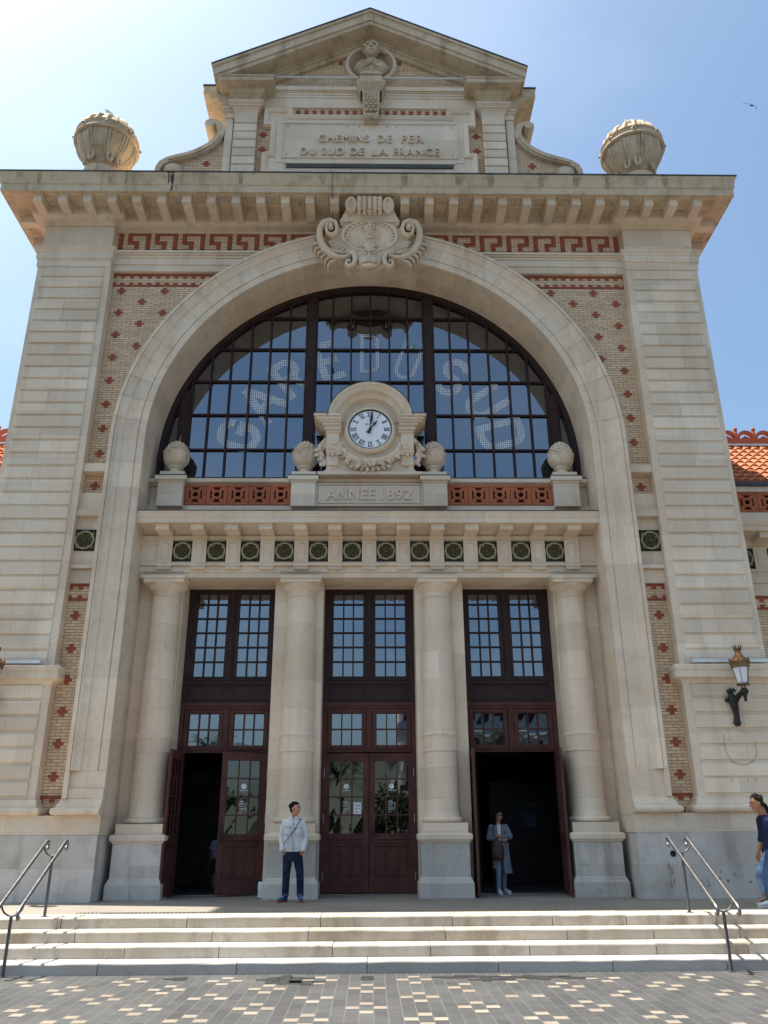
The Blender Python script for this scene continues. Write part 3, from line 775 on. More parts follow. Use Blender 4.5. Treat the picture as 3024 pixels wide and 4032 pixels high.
for k in range(26):
    a=rr.uniform(PI+.15,2*PI-.15); q=rr.uniform(.25,1)
    bu.ball((nx+.36*math.cos(a)*q+0,by+.19*math.sin(a),21.72+.16*(1-q)+rr.uniform(0,.14)),(.045,.035,.05),6)
for s in (-1,1): bu.tube([(nx+s*.22,by-.16,21.90),(nx,by-.22,21.77),(nx-s*.16,by-.20,21.66)],.022,6)
nv0=len(bu.v)
bu.v=[(nx+(p[0]-nx)*1.36,by+(p[1]-by)*1.2,21.57+(p[2]-21.57)*1.17) for p in bu.v]
bu.v=[(p[0],p[1],p[2]+.04) for p in bu.v]
bu.box(nx-.25,nx+.25,by-.17,by+.2,21.525,21.615); bu.box(nx-.33,nx+.33,by-.20,by+.3,21.475,21.523); bu.box(nx-.30,nx+.30,by-.12,.5,21.29,21.473)
part(bu,'portrait_bust',['dirty','lead'],smooth=50)
cn=MB(); cpth=[(nx-.30,.3),(nx-.30,-.14),(nx+.30,-.14),(nx+.30,.3)]
cn.plan(cpth,[(0,20.72),(.015,20.735),(.03,20.78),(.09,20.88),(.10,20.93),(.11,21.0),(.085,21.01),(.07,21.10),(.02,21.12),(.02,21.30),(-.2,21.31)])
side=[]
def csec(z,y,w): return [(nx-w,.25,z),(nx-w,y,z),(nx-w*.72,y,z),(nx-w*.68,y+.03,z),(nx+w*.68,y+.03,z),(nx+w*.72,y,z),(nx+w,y,z),(nx+w,.25,z)]
cn.loft([csec(z,y,w) for z,y,w in ((20.73,-.20,.25),(20.60,-.215,.245),(20.40,-.17,.235),(20.20,-.09,.225),(20.06,-.02,.215),(20.02,-.06,.22),(19.93,-.09,.205),(19.83,-.04,.195),(19.76,.06,.19))])
for r in range(8):
    z=20.66-.078*r; y=-.185+.014*r*(r*.16)
    for q in range(3 if r%2 else 2):
        x=nx+(q-(1 if r%2 else .5))*.115
        cn.ball((x,y+.012,z),(.056,.03,.05),8)
rr=random.Random(9)
for k in range(14): cn.ball((nx+rr.uniform(-.14,.14),-.04,19.80+rr.uniform(0,.14)),(.035,.03,.028),6)
part(cn,'bust_console',['dirty'],smooth=45)
# ---- ball finials on the corners of the cornice
def finial(x,y,z,r,spin):
    f=MB(); 
    f.lathe([(.60*r,-1.85*r),(.62*r,-1.38*r),(.40*r,-1.3*r),(.36*r,-1.15*r),(.46*r,-1.1*r),(.48*r,-1.02*r)],(x,y,z),28)
    pr=[(r*math.cos(a),r*math.sin(a)*(1.15 if a<0 else .86)) for a in [-1.15+2.6*k/26 for k in range(27)]]
    n=64; rings=[]
    vs=[];fs=[]
    for i in range(n):
        a=2*PI*i/n+spin; gad=1
        for rr_,zz in pr:
            k=1.0
            if zz<-.12*r or zz>.2*r:
                ph=(i%8); k=.97
            vs.append((x+rr_*k*math.cos(a),y+rr_*k*math.sin(a),z+zz))
    L2=len(pr)
    for i in range(n):
        for q in range(L2-1): fs.append((i*L2+q,((i+1)%n)*L2+q,((i+1)%n)*L2+q+1,i*L2+q+1))
    f.add(vs,fs,0,.5)
    f.lathe([(.98*r,-.17*r),(1.06*r,-.16*r),(1.08*r,-.12*r),(1.06*r,-.08*r),(1.0*r,-.06*r),(1.0*r,.10*r),(1.04*r,.12*r),(1.05*r,.16*r),(1.0*r,.19*r),(.95*r,.19*r)],(x,y,z),48)
    for k in range(18):
        a=2*PI*k/18+spin; f.tube([(x+r*q*math.cos(a),y+r*q*math.sin(a),z+r*h) for q,h in ((.97,.2),(.88,.46),(.68,.68),(.4,.82),(.2,.88))],[.05*r,.06*r,.06*r,.05*r,.04*r],6)
    f.lathe([(.28*r,.94*r),(.24*r,1.03*r),(.12*r,1.10*r),(.001,1.12*r)],(x,y,z),16)
    for k in range(10):
        for e,w_ in ((-.115,.042),(0,.06),(.115,.042)):
            a=2*PI*k/10+spin+e; f.tube([(x+r*.98*math.cos(q)*math.cos(a-e+e*(.55+.45*math.cos(q))),y+r*.98*math.cos(q)*math.sin(a-e+e*(.55+.45*math.cos(q))),z+1.15*r*math.sin(q)) for q in [-.17-.95*j/8 for j in range(9)]],[w_*r*(1-.35*j/8) for j in range(9)],6)
    for k in range(8):
        a=2*PI*k/8+spin+.2
        f.ball((x+1.03*r*math.cos(a),y+1.03*r*math.sin(a),z+.02*r),(.085*r,.085*r,.085*r),8); f.ball((x+1.10*r*math.cos(a),y+1.10*r*math.sin(a),z+.02*r),.04*r,6,1)
    for k in range(4):
        a=2*PI*k/4+spin+PI/4
        for e in (-1,1):
            b=a+e*.28
            f.tube([(x+.62*r*math.cos(b+e*.12*math.cos(q)),y+.62*r*math.sin(b+e*.12*math.cos(q)),z-.98*r+.2*r*math.sin(q)) for q in [2*PI*j/10 for j in range(10)]],.06*r,6,0,closed=True)
    part(f,'ball_finial',['dirty','lead'],smooth=60)
finial(-7.56,.85,19.66,.84,.1); finial(7.60,.85,19.56,.84,.35)
# ================================================================== CARTOUCHE (carved over the crown of the arch)
def CX(a): return (a-825)*.002053
def CZ(b): return 16.70-(b-80)*.00255+ (b-80)*(b-950)*(-.0)
ca=MB(); Yc=-.20
def crib(pts,w,y0,y1=.05,m=0,rd=None):
    P=[(CX(a),CZ(b)) for a,b in pts]; ribbon(ca,P,w if not isinstance(w,(list,tuple)) else list(w),y0,y1,m,.5,rd or .06)
# shield plate
pl=[(500,330),(620,260),(825,235),(1030,260),(1150,330),(1195,470),(1180,600),(1110,720),(980,800),(1000,900),(825,930),(650,900),(670,800),(540,720),(470,600),(455,470)]
ca.prism([(CX(a),CZ(b)) for a,b in pl],-.16,.25,0)
wing=[(455,380),(420,400),(330,540),(300,560),(380,700),(480,745),(560,740),(540,560)]
for s in (-1,1): ca.prism([(s*CX(a),CZ(b)) for a,b in wing],-.12,.25,0)
# oval field and its double rim
def ell(cx,cz,rx,rz,n=40): return [(cx+rx*math.cos(2*PI*k/n),cz+rz*math.sin(2*PI*k/n)) for k in range(n+1)]
ez=(CZ(340)+CZ(700))/2
ov=[]
for sc1,y in ((.98,-.18),(.9,-.205),(.7,-.235),(.4,-.255),(.05,-.26)):
    ov.append([(sc1*CX(1145)*math.cos(2*PI*k/40),y,ez+sc1*(CZ(340)-CZ(700))/2*math.sin(2*PI*k/40)) for k in range(40)])
ca.loft(ov,0,.6)
for rs,w in ((1.05,.09),(.84,.05)):
    pts=[(rs*CX(1145)*math.cos(q),-.21 if rs>1 else -.235,ez+rs*(CZ(340)-CZ(700))/2*math.sin(q)) for q in [2*PI*k/48 for k in range(48)]]
    ca.tube(pts,w/2,8,closed=True)
for k in range(26):
    q=2*PI*k/26
    if abs(math.sin(q)+1)<.12: continue
    a=Vector((.90*CX(1145)*math.cos(q),-.235,ez+.90*(CZ(340)-CZ(700))/2*math.sin(q)))
    ca.ball(a,(.045,.03,.035),8)
for s in (-1,1):
    # big side volutes
    pts=[(330,430),(350,400),(330,375),(290,385),(275,430),(290,490),(340,520),(400,490),(415,430),(390,360),(320,335),(240,360),(195,440),(195,530),(215,610),(265,690),(340,750),(430,790),(520,790),(580,765)]
    ww=[.03,.05,.06,.07,.08,.09,.10,.10,.10,.10,.11,.13,.15,.16,.16,.155,.14,.12,.10,.08]
    crib([(825+s*(825-a),b) for a,b in pts],ww,-.30)
    crib([(825+s*(825-a),b) for a,b in [(215,540),(240,610),(300,690),(380,735),(470,750),(540,745)]],.035,-.33)
    ca.lathe([(.001,0),(.05,.0),(.06,.05),(.07,.12)],(0,0,0),12,xf=Matrix.Translation((s*CX(335)*1.0*(-1)*-1,-.34,CZ(430)))@Matrix.Rotation(-PI/2,4,'X'))
    # lattice scales
    for i in range(4):
        for j in range(4-i//2):
            ca.ball((s*-1*CX(350+i*42+j*12),-.15,CZ(590+j*38+i*14)),(.045,.035,.045),8)
    # lower volutes
    crib([(825+s*(825-a),b) for a,b in [(560,735),(620,760),(650,820),(625,890),(570,920),(535,890),(545,850),(575,845),(585,875)]],[.08,.10,.11,.11,.10,.08,.06,.05,.03],-.34)
    # leaves fanning over the arch ring
    for k in range(6):
        a0=(150+k*38,610+k*44); a1=(105+k*42,625+k*50)
        crib([(825+s*(825-(a0[0]+70)),a0[1]-20),(825+s*(825-a0[0]),a0[1]),(825+s*(825-(a1[0]-8)),a1[1]),(825+s*(825-(a1[0]+4)),a1[1]+22)],[.05,.075,.06,.03],-.22)
    # upper small scrolls
    crib([(825+s*(825-a),b) for a,b in [(560,290),(530,240),(490,300),(460,330),(470,370),(505,365)]],[.10,.09,.08,.07,.06,.04],-.24)
    # shoulders of the fan crest: ram-horn discs
    xd=s*-CX(590); zd=CZ(190)
    ca.tube([(xd+.11*math.cos(q),-.36,zd+.20*math.sin(q)) for q in [2*PI*k/20 for k in range(20)]],.05,8,closed=True)
    ca.ball((s*-CX(545),-.36,CZ(190)),(.07,.09,.09),10); ca.ball((xd,-.28,zd),(.13,.10,.22),12)
# fan crest with reeds
for k in range(3):
    for s in ((-1,1) if k else (1,)):
        x=s*k*.135
        rs=[]
        for j in range(9):
            b=90+j*24; ww_=(.062 if k==0 else .066)-.002*j
            rs.append([(x+ww_*math.cos(2*PI*q/10)+s*k*.0*j,-.33-.05*math.sin(PI*j/8)+.07*math.sin(2*PI*q/10),CZ(b)) for q in range(10)])
        ca.loft(rs,0,.5)
for k in range(6):
    b=110+k*34; ca.tube([(-.07,-.40,CZ(b)),(0,-.43,CZ(b+8)),(.07,-.40,CZ(b))],.02,6)
for s in (-1,1):
    for k in range(4): ca.tube([(s*.11,-.40,CZ(130+k*40)),(s*.19,-.42,CZ(120+k*40)),(s*.25,-.38,CZ(140+k*40))],.028,6)
ca.prism([(CX(a),CZ(b)) for a,b in ((480,345),(470,300),(520,200),(545,120),(600,85),(1050,85),(1105,120),(1130,200),(1180,300),(1170,345))],-.22,.03,0)
# lion mask with palmette
for k in range(5):
    a=PI*(.18+.16*k); ca.tube([(0,-.28,CZ(735)),(.17*math.cos(a)*.7,-.32,CZ(700)+.10*math.sin(a)),(.21*math.cos(a),-.28,CZ(700)+.26*math.sin(a))],[.03,.05,.03],8)
ca.ball((0,-.20,CZ(830)),(.31,.13,.22),16); ca.ball((0,-.28,CZ(800)),(.06,.08,.14),10); ca.ball((0,-.29,CZ(850)),(.12,.07,.05),10)
for s in (-1,1):
    ca.ball((s*.13,-.36,CZ(775)),(.075,.04,.03),8,0); ca.tube([(s*.06,-.40,CZ(755)),(s*.13,-.42,CZ(748)),(s*.21,-.36,CZ(765))],.024,6)
    ca.ball((s*.12,-.33,CZ(860)),(.10,.08,.07),8); ca.ball((s*.05,-.44,CZ(862)),(.02,.015,.015),6,0)
ca.ball((0,-.28,CZ(915)),(.22,.10,.07),10)
# monogram
ca.text('S',.26,.46,.0,CZ(480),-.245,.05,space=1,offset=.01); ca.text('T',.30,.30,.01,CZ(420),-.245,.06); ca.text('F',.16,.22,.06,CZ(450),-.25,.06); ca.text('C',.16,.16,-.17,CZ(450),-.24,.04); ca.text('D',.12,.16,.12,CZ(445),-.24,.04)
def lean(p):
    # the crest leans out well clear of the wall, under the soffit
    u=max(0,p[2]-15.35)/1.35; dy=-.44*u if p[1]<.04 else 0
    return (p[0]*(1+dy*.05),p[1]+dy,p[2]+dy*.80)
ca.v=[lean(p) for p in ca.v]
part(ca,'cartouche',['stone','lead'],smooth=50)
# hanging cable
cb=MB(); cb.tube([(-.955,-1.0,16.97),(-.955,-.995,16.55),(-.955,-.80,16.38),(-.957,-.42,16.16),(-.96,-.30,16.05)],.008,5)
for k in range(9): cb.ball((-.955,-1.0+(.2*max(0,k-4)/4),16.93-.08*k),.016,6)
part(cb,'hanging_cable',['iron'])
# ================================================================== PORTICO
pw=MB()
for a,c in ((-5.27,-4.275),(-2.165,-1.055),(1.055,2.165),(4.275,5.27)):
    pw.box(a,c,1.05,1.90,-.02,6.67,0,.5)
for a,c in ((-4.275,-2.165),(-1.055,1.055),(2.165,4.275)): pw.box(a,c,1.58,1.90,6.645,6.80,0)
part(pw,'portico_wall',['ashlar'])
en=MB(); E0=-5.258; E1=5.258
def eband(z0,z1,y,t=.5):
    x=E0
    while x<E1-.01:
        e=min(E1,x+random.uniform(1.6,2.6)); 
        if E1-e<.6: e=E1
        en.box(x+.001,e-.001,y,1.5,z0,z1,0,tn()); x=e
eband(6.67,6.785,.76); eband(6.788,6.935,.735); eband(6.938,6.995,.665)
en.box(E0,E1,.72,1.5,6.996,7.64,0,.5); eband(7.56,7.66,.70); en.box(E0,E1,.80,1.88,7.62,8.42,0,.5)
part(en,'entablature',['ashlar'])
P13=[-4.704+.784*k for k in range(13)]
for x in P13:
    tk=MB(); tk.box(x-.165,x+.165,.655,.76,6.998,7.555,0,tn())
    for q in ((-.125,-.085,7.04,7.50),(.085,.125,7.04,7.50),(-.085,.085,7.46,7.50),(-.085,.085,7.04,7.08)): tk.box(x+q[0],x+q[1],.645,.66,q[2],q[3],0,.5)
    tk.bbox(x-.08,x+.08,.642,.66,7.085,7.455,.008,0,.6)
    tk.box(x-.17,x+.17,.645,.74,6.905,6.932,0); 
    tk.prism([(x-.17,6.90),(x+.17,6.90),(x+.155,6.845),(x-.155,6.845)],.66,.74,0)
    tk.box(x-.18,x+.18,.64,.75,7.558,7.64,0,.5)
    part(tk,'frieze_panel',['stone'])
for k in range(12): roundel(-4.312+.784*k,.705,7.285,.475,k+5)
for x in P13:
    mu=MB(); mu.bbox(x-.155,x+.155,.20,.72,7.645,7.775,.012,0,tn()); mu.box(x-.175,x+.175,.185,.72,7.765,7.80,0)
    part(mu,'mutule',['stone'])
kc=MB()
kc.plan([(E0,.80),(E1,.80)],[(0,7.64),(.05,7.70),(.08,7.775),(.67,7.79),(.67,7.778),(.685,7.778),(.685,7.905),(.70,7.915),(.71,7.97),(.735,8.01),(.745,8.035),(0,8.06)])
kc.box(E0,E1,.06,.85,8.04,8.062,1)
part(kc,'portico_cornice',['ashlar','lead'],smooth=20)
# columns
def column(x):
    c=MB(); Yx=1.0
    pr=[(.415,1.395),(.44,1.40)]+[(.385+.06*math.cos(a),1.455+.055*math.sin(a)) for a in [-PI/2+PI*k/8 for k in range(9)]]+[(.385,1.515),(.38,1.545),(.368,1.58),(.362,1.64),(.362,2.80),(.375,2.81),(.383,2.825),(.383,2.85),(.372,2.865),(.372,3.13),(.38,3.14),(.388,3.155),(.388,3.175),(.372,3.19),(.360,3.22)]
    for k in range(13): z=3.22+2.96*k/12; pr.append((.360-.045*(k/12)**1.6,z))
    pr+=[(.318,6.185),(.335,6.19),(.345,6.205),(.335,6.222),(.318,6.23),(.316,6.33),(.33,6.335),(.335,6.35),(.345,6.355),(.35,6.37),(.375,6.39),(.42,6.44),(.445,6.48),(.45,6.505)]
    c.lathe(pr,(x,Yx,0),40,m=0)
    c.bbox(x-.455,x+.455,Yx-.455,1.10,6.506,6.585,.006,0); 
    c.plan([(x-.455,1.1),(x-.455,Yx-.455),(x+.455,Yx-.455),(x+.455,1.1)],[(0,6.585),(.015,6.59),(.03,6.625),(.03,6.66),(-.2,6.668)])
    rr=random.Random(int(x*10)+99)
    for k in range(5):
        a=-PI/2+rr.uniform(-.9,.9); z=rr.choice((rr.uniform(3.6,5.6),rr.uniform(1.7,2.6))); q=rr.uniform(.012,.032); rd=.361-.045*(max(0,z-3.22)/2.96)**1.6
        c.ball((x+(rd-.002)*math.cos(a),Yx+(rd-.002)*math.sin(a),z),(q,.006,q*rr.uniform(.6,1.2)),7,1)
    part(c,'column',['ashlar','dirty'],smooth=35)
    p=MB()
    p.box(x-.475,x+.475,.53,1.06,1.20,1.395,1,tn())
    q=[(x-.49,1.06),(x-.49,.51),(x+.49,.51),(x+.49,1.06)]
    p.plan(q,[(0,1.02),(.02,1.03),(.03,1.06),(.06,1.075),(.065,1.16),(.05,1.185),(.0,1.20),(-.3,1.202)],1)
    p.box(x-.49,x+.49,.51,1.06,.30,1.03,0,tn())
    p.plan(q,[(0,.38),(.02,.36),(.04,.30),(.055,.28),(.06,.27),(.06,-.01)],0,tn())
    part(p,'column_pedestal',['grey','ashlar'],smooth=25)
    s=MB()
    for k in range(46):
        xx=x-.44+.88*k/45; s.tube([(xx,Yx-.47,6.665),(xx+random.uniform(-.006,.006),Yx-.485,6.76)],.002,4)
    part(s,'bird_spikes',['steel'])
for x in (-4.64,-1.55,1.55,4.64): column(x)
# ================================================================== BALUSTRADE
ba=MB()
ba.box(E0,E1,.80,1.22,8.42,8.47,0); ba.box(E0,E1,.78,1.25,8.06,8.44,0,.4)
ba.box(E0,E1,.90,1.22,8.46,9.03,0)
ba.plan([(E0,.86),(E1,.86)],[(0,8.99),(.02,9.0),(.03,9.03),(.10,9.05),(.115,9.06),(.12,9.14),(.11,9.155),(-.35,9.16)])
ba.box(E0,E1,.735,1.24,9.162,9.178,1)
ba.box(-1.285,1.285,.70,1.2,8.40,9.0,0,.6)
part(ba,'balustrade',['ashlar','lead'],smooth=20)
fr=MB()
for q in ((-1.285,1.285,8.40,8.445),(-1.285,1.285,8.955,9.0),(-1.285,-1.24,8.445,8.955),(1.24,1.285,8.445,8.955)): fr.bbox(q[0],q[1],.665,.705,q[2],q[3],.01,0)
fr.bbox(-1.215,1.215,.672,.71,8.47,8.93,.012,0,.5)
fr.text('ANNEE',1.16,.275,-.44,8.70,.675,.035,offset=.012,space=1.1,t=.75); fr.text('1892',.74,.275,.64,8.70,.675,.035,offset=.012,space=1.05,t=.75)
part(fr,'date_panel',['stone'])
for x,w in ((-4.71,.30),(-1.57,.285),(1.57,.285),(4.71,.30)):
    p=MB(); p.box(x-w,x+w,.60,1.2,8.38,8.99,0,tn())
    q=[(x-w,1.2),(x-w,.60),(x+w,.60),(x+w,1.2)]
    p.plan(q,[(0,8.97),(.02,8.985),(.03,9.02),(.07,9.03),(.075,9.12),(.065,9.14),(-.2,9.145)]); p.box(x-w-.08,x+w+.08,.52,1.25,9.146,9.156,1)
    p.box(x-.29,x+.29,.64,1.18,9.158,9.285,0,tn())
    part(p,'balustrade_pedestal',['ashlar','lead'],smooth=20)
    # pine cone finial in a leafy cup
    f=MB(); yc=.91
    f.lathe([(.20,9.286),(.20,9.31),(.155,9.33),(.135,9.38),(.135,9.43),(.18,9.45),(.195,9.47),(.18,9.50),(.15,9.515)],(x,yc,0),24)
    n=32; vs=[];fs=[]; pr=[(.15,9.51),(.22,9.56),(.275,9.64),(.295,9.74),(.295,9.83),(.31,9.88),(.325,9.895)]
    for i in range(n):
        a=2*PI*i/n; lf=abs(math.sin(a*2.0+PI/4)); 
        for j,(r,z) in enumerate(pr):
            k=1+.06*(lf-.5)*(j/6); zz=z-(0 if j<4 else (1-lf)**2*.20*(j-3)/3)
            vs.append((x+r*k*math.cos(a),yc+r*k*math.sin(a),zz))
    for i in range(n):
        for q_ in range(6): fs.append((i*7+q_,((i+1)%n)*7+q_,((i+1)%n)*7+q_+1,i*7+q_+1))
    f.add(vs,fs,0,.5)
    for i in range(4):
        a=PI/4+PI/2*i+PI/4
        for e in (-.32,-.16,0,.16,.32): f.tube([(x+r*1.02*math.cos(a+e*(1-.3*j/5)),yc+r*1.02*math.sin(a+e*(1-.3*j/5)),z) for j,(r,z) in enumerate(pr[:6])],.012,5)
    f.lathe([(.26,9.66),(.265,9.80),(.255,9.92),(.22,10.02),(.17,10.10),(.10,10.16),(.03,10.19),(.0005,10.195)],(x,yc,0),24)
    for ring,(r,z,k) in enumerate(((.265,9.80,14),(.258,9.87,14),(.243,9.94,14),(.220,10.005,12),(.188,10.06,12),(.145,10.11,9),(.095,10.15,7),(.04,10.18,4))):
        for j in range(k):
            a=2*PI*(j+.5*(ring%2))/k; f.ball((x+r*math.cos(a),yc+r*math.sin(a),z),(.05*r/.265+.012,.05*r/.265+.012,.036),6)
    if x<-4: f.tube([(x+.03,yc,10.18),(x+.05,yc,10.36)],.006,5,0)
    part(f,'pine_cone_finial',['stone'],smooth=50)
# pierced terracotta panels
def tc(x0,x1,y,z0,z1,n,parent,name='terracotta_panel'):
    w=(x1-x0)/n; h=z1-z0
    for k in range(n):
        t=MB(); cx_=x0+w*(k+.5); cz_=(z0+z1)/2; hw=w/2-.004; hh=h/2; T=tn()
        q=.20; iw=hw-.095; ih=hh-.07
        for a in ((-hw,hw,-hh,-ih),(-hw,hw,ih,hh),(-hw,-iw,-ih,ih),(iw,hw,-ih,ih)): t.bbox(cx_+a[0],cx_+a[1],y,y+.10,cz_+a[2],cz_+a[3],.008,0,T)
        # diagonal bars and hub; the four gaps open onto a near-black backing sheet
        for sx_ in (-1,1):
            for sz_ in (-1,1):
                d=Vector((sx_*iw,0,sz_*ih)); nn=Vector((-d.z,0,d.x)).normalized()*.042
                a0=Vector((cx_,0,cz_))+d*.30; a1=Vector((cx_,0,cz_))+d*1.05
                t.prism([((a0+nn).x,(a0+nn).z),((a1+nn).x,(a1+nn).z),((a1-nn).x,(a1-nn).z),((a0-nn).x,(a0-nn).z)],y+.008,y+.10,0,T)
        t.lathe([(.06,.0),(.075,-.012),(.115,-.012),(.125,.0),(.125,.09)],(0,0,0),16,m=0,t=T,xf=Matrix.Translation((cx_,y,cz_))@Matrix.Rotation(-PI/2,4,'X'))
        t.box(cx_-hw,cx_+hw,y+.101,y+.115,cz_-hh,cz_+hh,1)
        part(t,name,['terracotta','iron'],parent) if parent else None
tc(-4.40,-1.86,.775,8.475,9.0,5,B); tc(1.86,4.40,.775,8.475,9.0,5,B)
# ================================================================== CLOCK
ck=MB(); cx0=.017; cz0=10.33; yk=.58
ck.box(-1.03,1.06,yk,1.1,9.19,10.20,0,.5); ck.box(-1.24,1.27,.52,1.15,9.16,9.235,0,.6)
for s in (-1,1):
    P=[(1.24,9.235),(1.10,9.26),(1.05,9.32),(1.04,9.42),(.9,9.42),(.9,9.235)]
    ck.prism([(cx0+s*(a),b) for a,b in P],yk-.02,1.05,0)
    ck.box(*sorted((cx0+s*.745,cx0+s*1.055)),yk-.10,1.0,9.72,10.27,0,.55); ck.box(*sorted((cx0+s*.755,cx0+s*1.045)),yk-.05,1.0,9.40,9.72,0,.55)
    ck.bbox(*sorted((cx0+s*.73,cx0+s*1.07)),yk-.13,yk,9.715,9.75,.01,0); ck.bbox(*sorted((cx0+s*.735,cx0+s*1.065)),yk-.12,yk,9.80,9.83,.01,0)
    ck.lathe([(.001,-.055),(.05,-.05),(.085,-.03),(.10,0)],(0,0,0),16,xf=Matrix.Translation((cx0+s*.90,yk-.10,10.02))@Matrix.Rotation(-PI/2,4,'X')@Matrix.Scale(-1,4,(0,0,1)))
    for k in (-1,0,1): ck.prism([(cx0+s*.90+k*.095-.045,9.715),(cx0+s*.90+k*.095+.045,9.715),(cx0+s*.90+k*.095+.03,9.66-.03*(k==0)),(cx0+s*.90+k*.095-.03,9.66-.03*(k==0))],yk-.11,yk,0)
    # stepped impost under the curved hood
    for x1,z0,z1,y in ((1.06,10.24,10.30,yk-.13),(1.10,10.304,10.40,yk-.17),(1.16,10.404,10.47,yk-.22),(1.24,10.474,10.52,yk-.26),(1.30,10.524,10.60,yk-.29),(1.36,10.604,10.665,yk-.32)):
        ck.box(*sorted((cx0+s*.70,cx0+s*x1)),y,1.1,z0,z1,0)
    ck.box(*sorted((cx0+s*.98,cx0+s*1.38)),yk-.33,1.1,10.667,10.682,1)
# hood: moulded semicircle
hp=[(.63,.02),(.66,-.02),(.70,-.03),(.70,-.10),(.735,-.12),(.80,-.17),(.805,-.20),(.83,-.20),(.84,-.245),(.90,-.285),(.96,-.30),(.965,-.32),(1.035,-.33),(1.04,.5)]
def hood(mb,pr,a0,a1,n=40):
    vs=[];fs=[];L3=len(pr)
    for i in range(n+1):
        a=a0+(a1-a0)*i/n
        for r,y in pr: vs.append((cx0+r*math.cos(a),yk+y,10.50+r*math.sin(a)))
    for i in range(n):
        for q in range(L3-1): fs.append((i*L3+q,(i+1)*L3+q,(i+1)*L3+q+1,i*L3+q+1))
    mb.add(vs,fs,0,.5)
hood(ck,hp,.10,PI-.10)
vs=[];fs=[]
for i in range(41):
    a=.1+(PI-.2)*i/40
    for r,y in ((1.036,-.34),(1.05,-.34),(1.05,.5)): vs.append((cx0+r*math.cos(a),yk+y,10.50+r*math.sin(a)))
for i in range(40):
    for q in range(2): fs.append((i*3+q,i*3+3+q,i*3+4+q,i*3+q+1))
ck.add(vs,fs,1,.5)
ck.prism([(cx0+.95*math.cos(PI*k/24),10.40+.95*math.sin(PI*k/24)) for k in range(25)]+[(cx0-.74,10.15),(cx0+.74,10.15)],yk+.02,1.05,0)
part(ck,'clock_aedicule',['stone','lead'],smooth=25)
cd=MB()
rot=Matrix.Translation((cx0,yk,cz0))@Matrix.Rotation(PI/2,4,'X')
cd.lathe([(.535,.14),(.56,.15),(.60,.13),(.635,.05),(.64,-.05)],(0,0,0),48,m=0,xf=rot); cd.lathe([(.495,.10),(.51,.13),(.535,.14)],(0,0,0),48,m=1,xf=rot)
cko=part(cd,'clock',['stone','black'],smooth=40)
df=MB(); df.lathe([(.0001,.112),(.505,.112)],(0,0,0),48,m=0,xf=rot)
nums=['XII','I','II','III','IIII','V','VI','VII','VIII','IX','X','XI']
part(df,'dial',['white'],cko)
yd=yk-.113
def bar(x,z,w,h,rot_,xo,zo,lean=0):
    global nm
    c,s=math.cos(rot_),math.sin(rot_); P=[(-w/2-lean/2,-h/2),(w/2-lean/2,-h/2),(w/2+lean/2,h/2),(-w/2+lean/2,h/2)]
    P=[(p[0]+xo,p[1]+zo) for p in P]
    nm.prism([(x+a*c-b*s,z+a*s+b*c) for a,b in P],yd-.004,yd,0)
def glyphs(t):
    # widths: I .035, V .075, X .085
    W={'I':.034,'V':.078,'X':.082}; tot=sum(W[c] for c in t); u=-tot/2; out=[]
    for c in t: out.append((c,u+W[c]/2)); u+=W[c]
    return out,tot
for k,t in enumerate(nums):
    nm=MB()
    a=PI/2-2*PI*k/12; x=cx0+.405*math.cos(a); z=cz0+.405*math.sin(a); ro=a-PI/2
    gl,tot=glyphs(t); H=.125
    for c,u in gl:
        if c=='I': bar(x,z,.018,H,ro,u,0)
        elif c=='V': bar(x,z,.020,H,ro,u-.017,0,-.034); bar(x,z,.010,H,ro,u+.017,0,.034)
        else: bar(x,z,.020,H,ro,u,0,-.055); bar(x,z,.010,H,ro,u,0,.055)
    for e in (-1,1): bar(x,z,tot,.008,ro,0,e*H/2)
    part(nm,'numeral',['black'],cko)
nm=MB(); nm.text('BO',.075,.042,cx0-.075,cz0+.135,yd,.004)
part(nm,'dial_lettering',['black'],cko)
def hand(ang,ln,w,y):
    h=MB(); d=(math.sin(ang),math.cos(ang)); n_=(d[1],-d[0])
    def pt(l,o): return (cx0+d[0]*l+n_[0]*o,cz0+d[1]*l+n_[1]*o)
    h.prism([pt(-.12,.03),pt(-.05,.012),pt(.12,.012),pt(ln*.55,w),pt(ln,0.002),pt(ln*.55,-w),pt(.12,-.012),pt(-.05,-.012),pt(-.12,-.03)],y-.012,y,0)
    h.lathe([(.0001,.0),(.035,.0),(.04,.03)],(0,0,0),14,xf=Matrix.Translation((cx0,y-.02,cz0))@Matrix.Rotation(-PI/2,4,'X'))
    part(h,'clock_hand',['black'],cko)
hand(R(7),.50,.035,yd-.03); hand(R(37),.30,.035,yd-.015)
# oak garland: real leaves, acorns and twigs
ga=MB(); rr=random.Random(21)
def oak(x,y,z,ang,s,tilt=.3):
    # lobed leaf with a raised midrib
    pts=[]; n=9
    for k in range(n+1):
        u=k/n; w=(.05+.30*math.sin(PI*min(1,u*1.02))**.7)*(1 if k%2 else .58); pts.append((u,w))
    c,sn=math.cos(ang),math.sin(ang); vs=[];fs=[]
    def P(u,v,h): return (x+s*(u*c-v*sn), y-h*s-.25*s*math.sin(PI*u)*tilt, z+s*(u*sn+v*c))
    for u,w in pts: vs+= [P(u,-w,.02),P(u,-w*.5,.14),P(u,0,.09),P(u,w*.5,.14),P(u,w,.02)]
    for k in range(n):
        for q in range(4): fs.append((k*5+q,k*5+q+1,k*5+6+q,k*5+5+q))
    vs+= [P(u,0,-.25) for u,w in (pts[1],pts[5],pts[9])]
    ga.add(vs,fs,0,rr.uniform(.2,.8))
yg=yk-.03
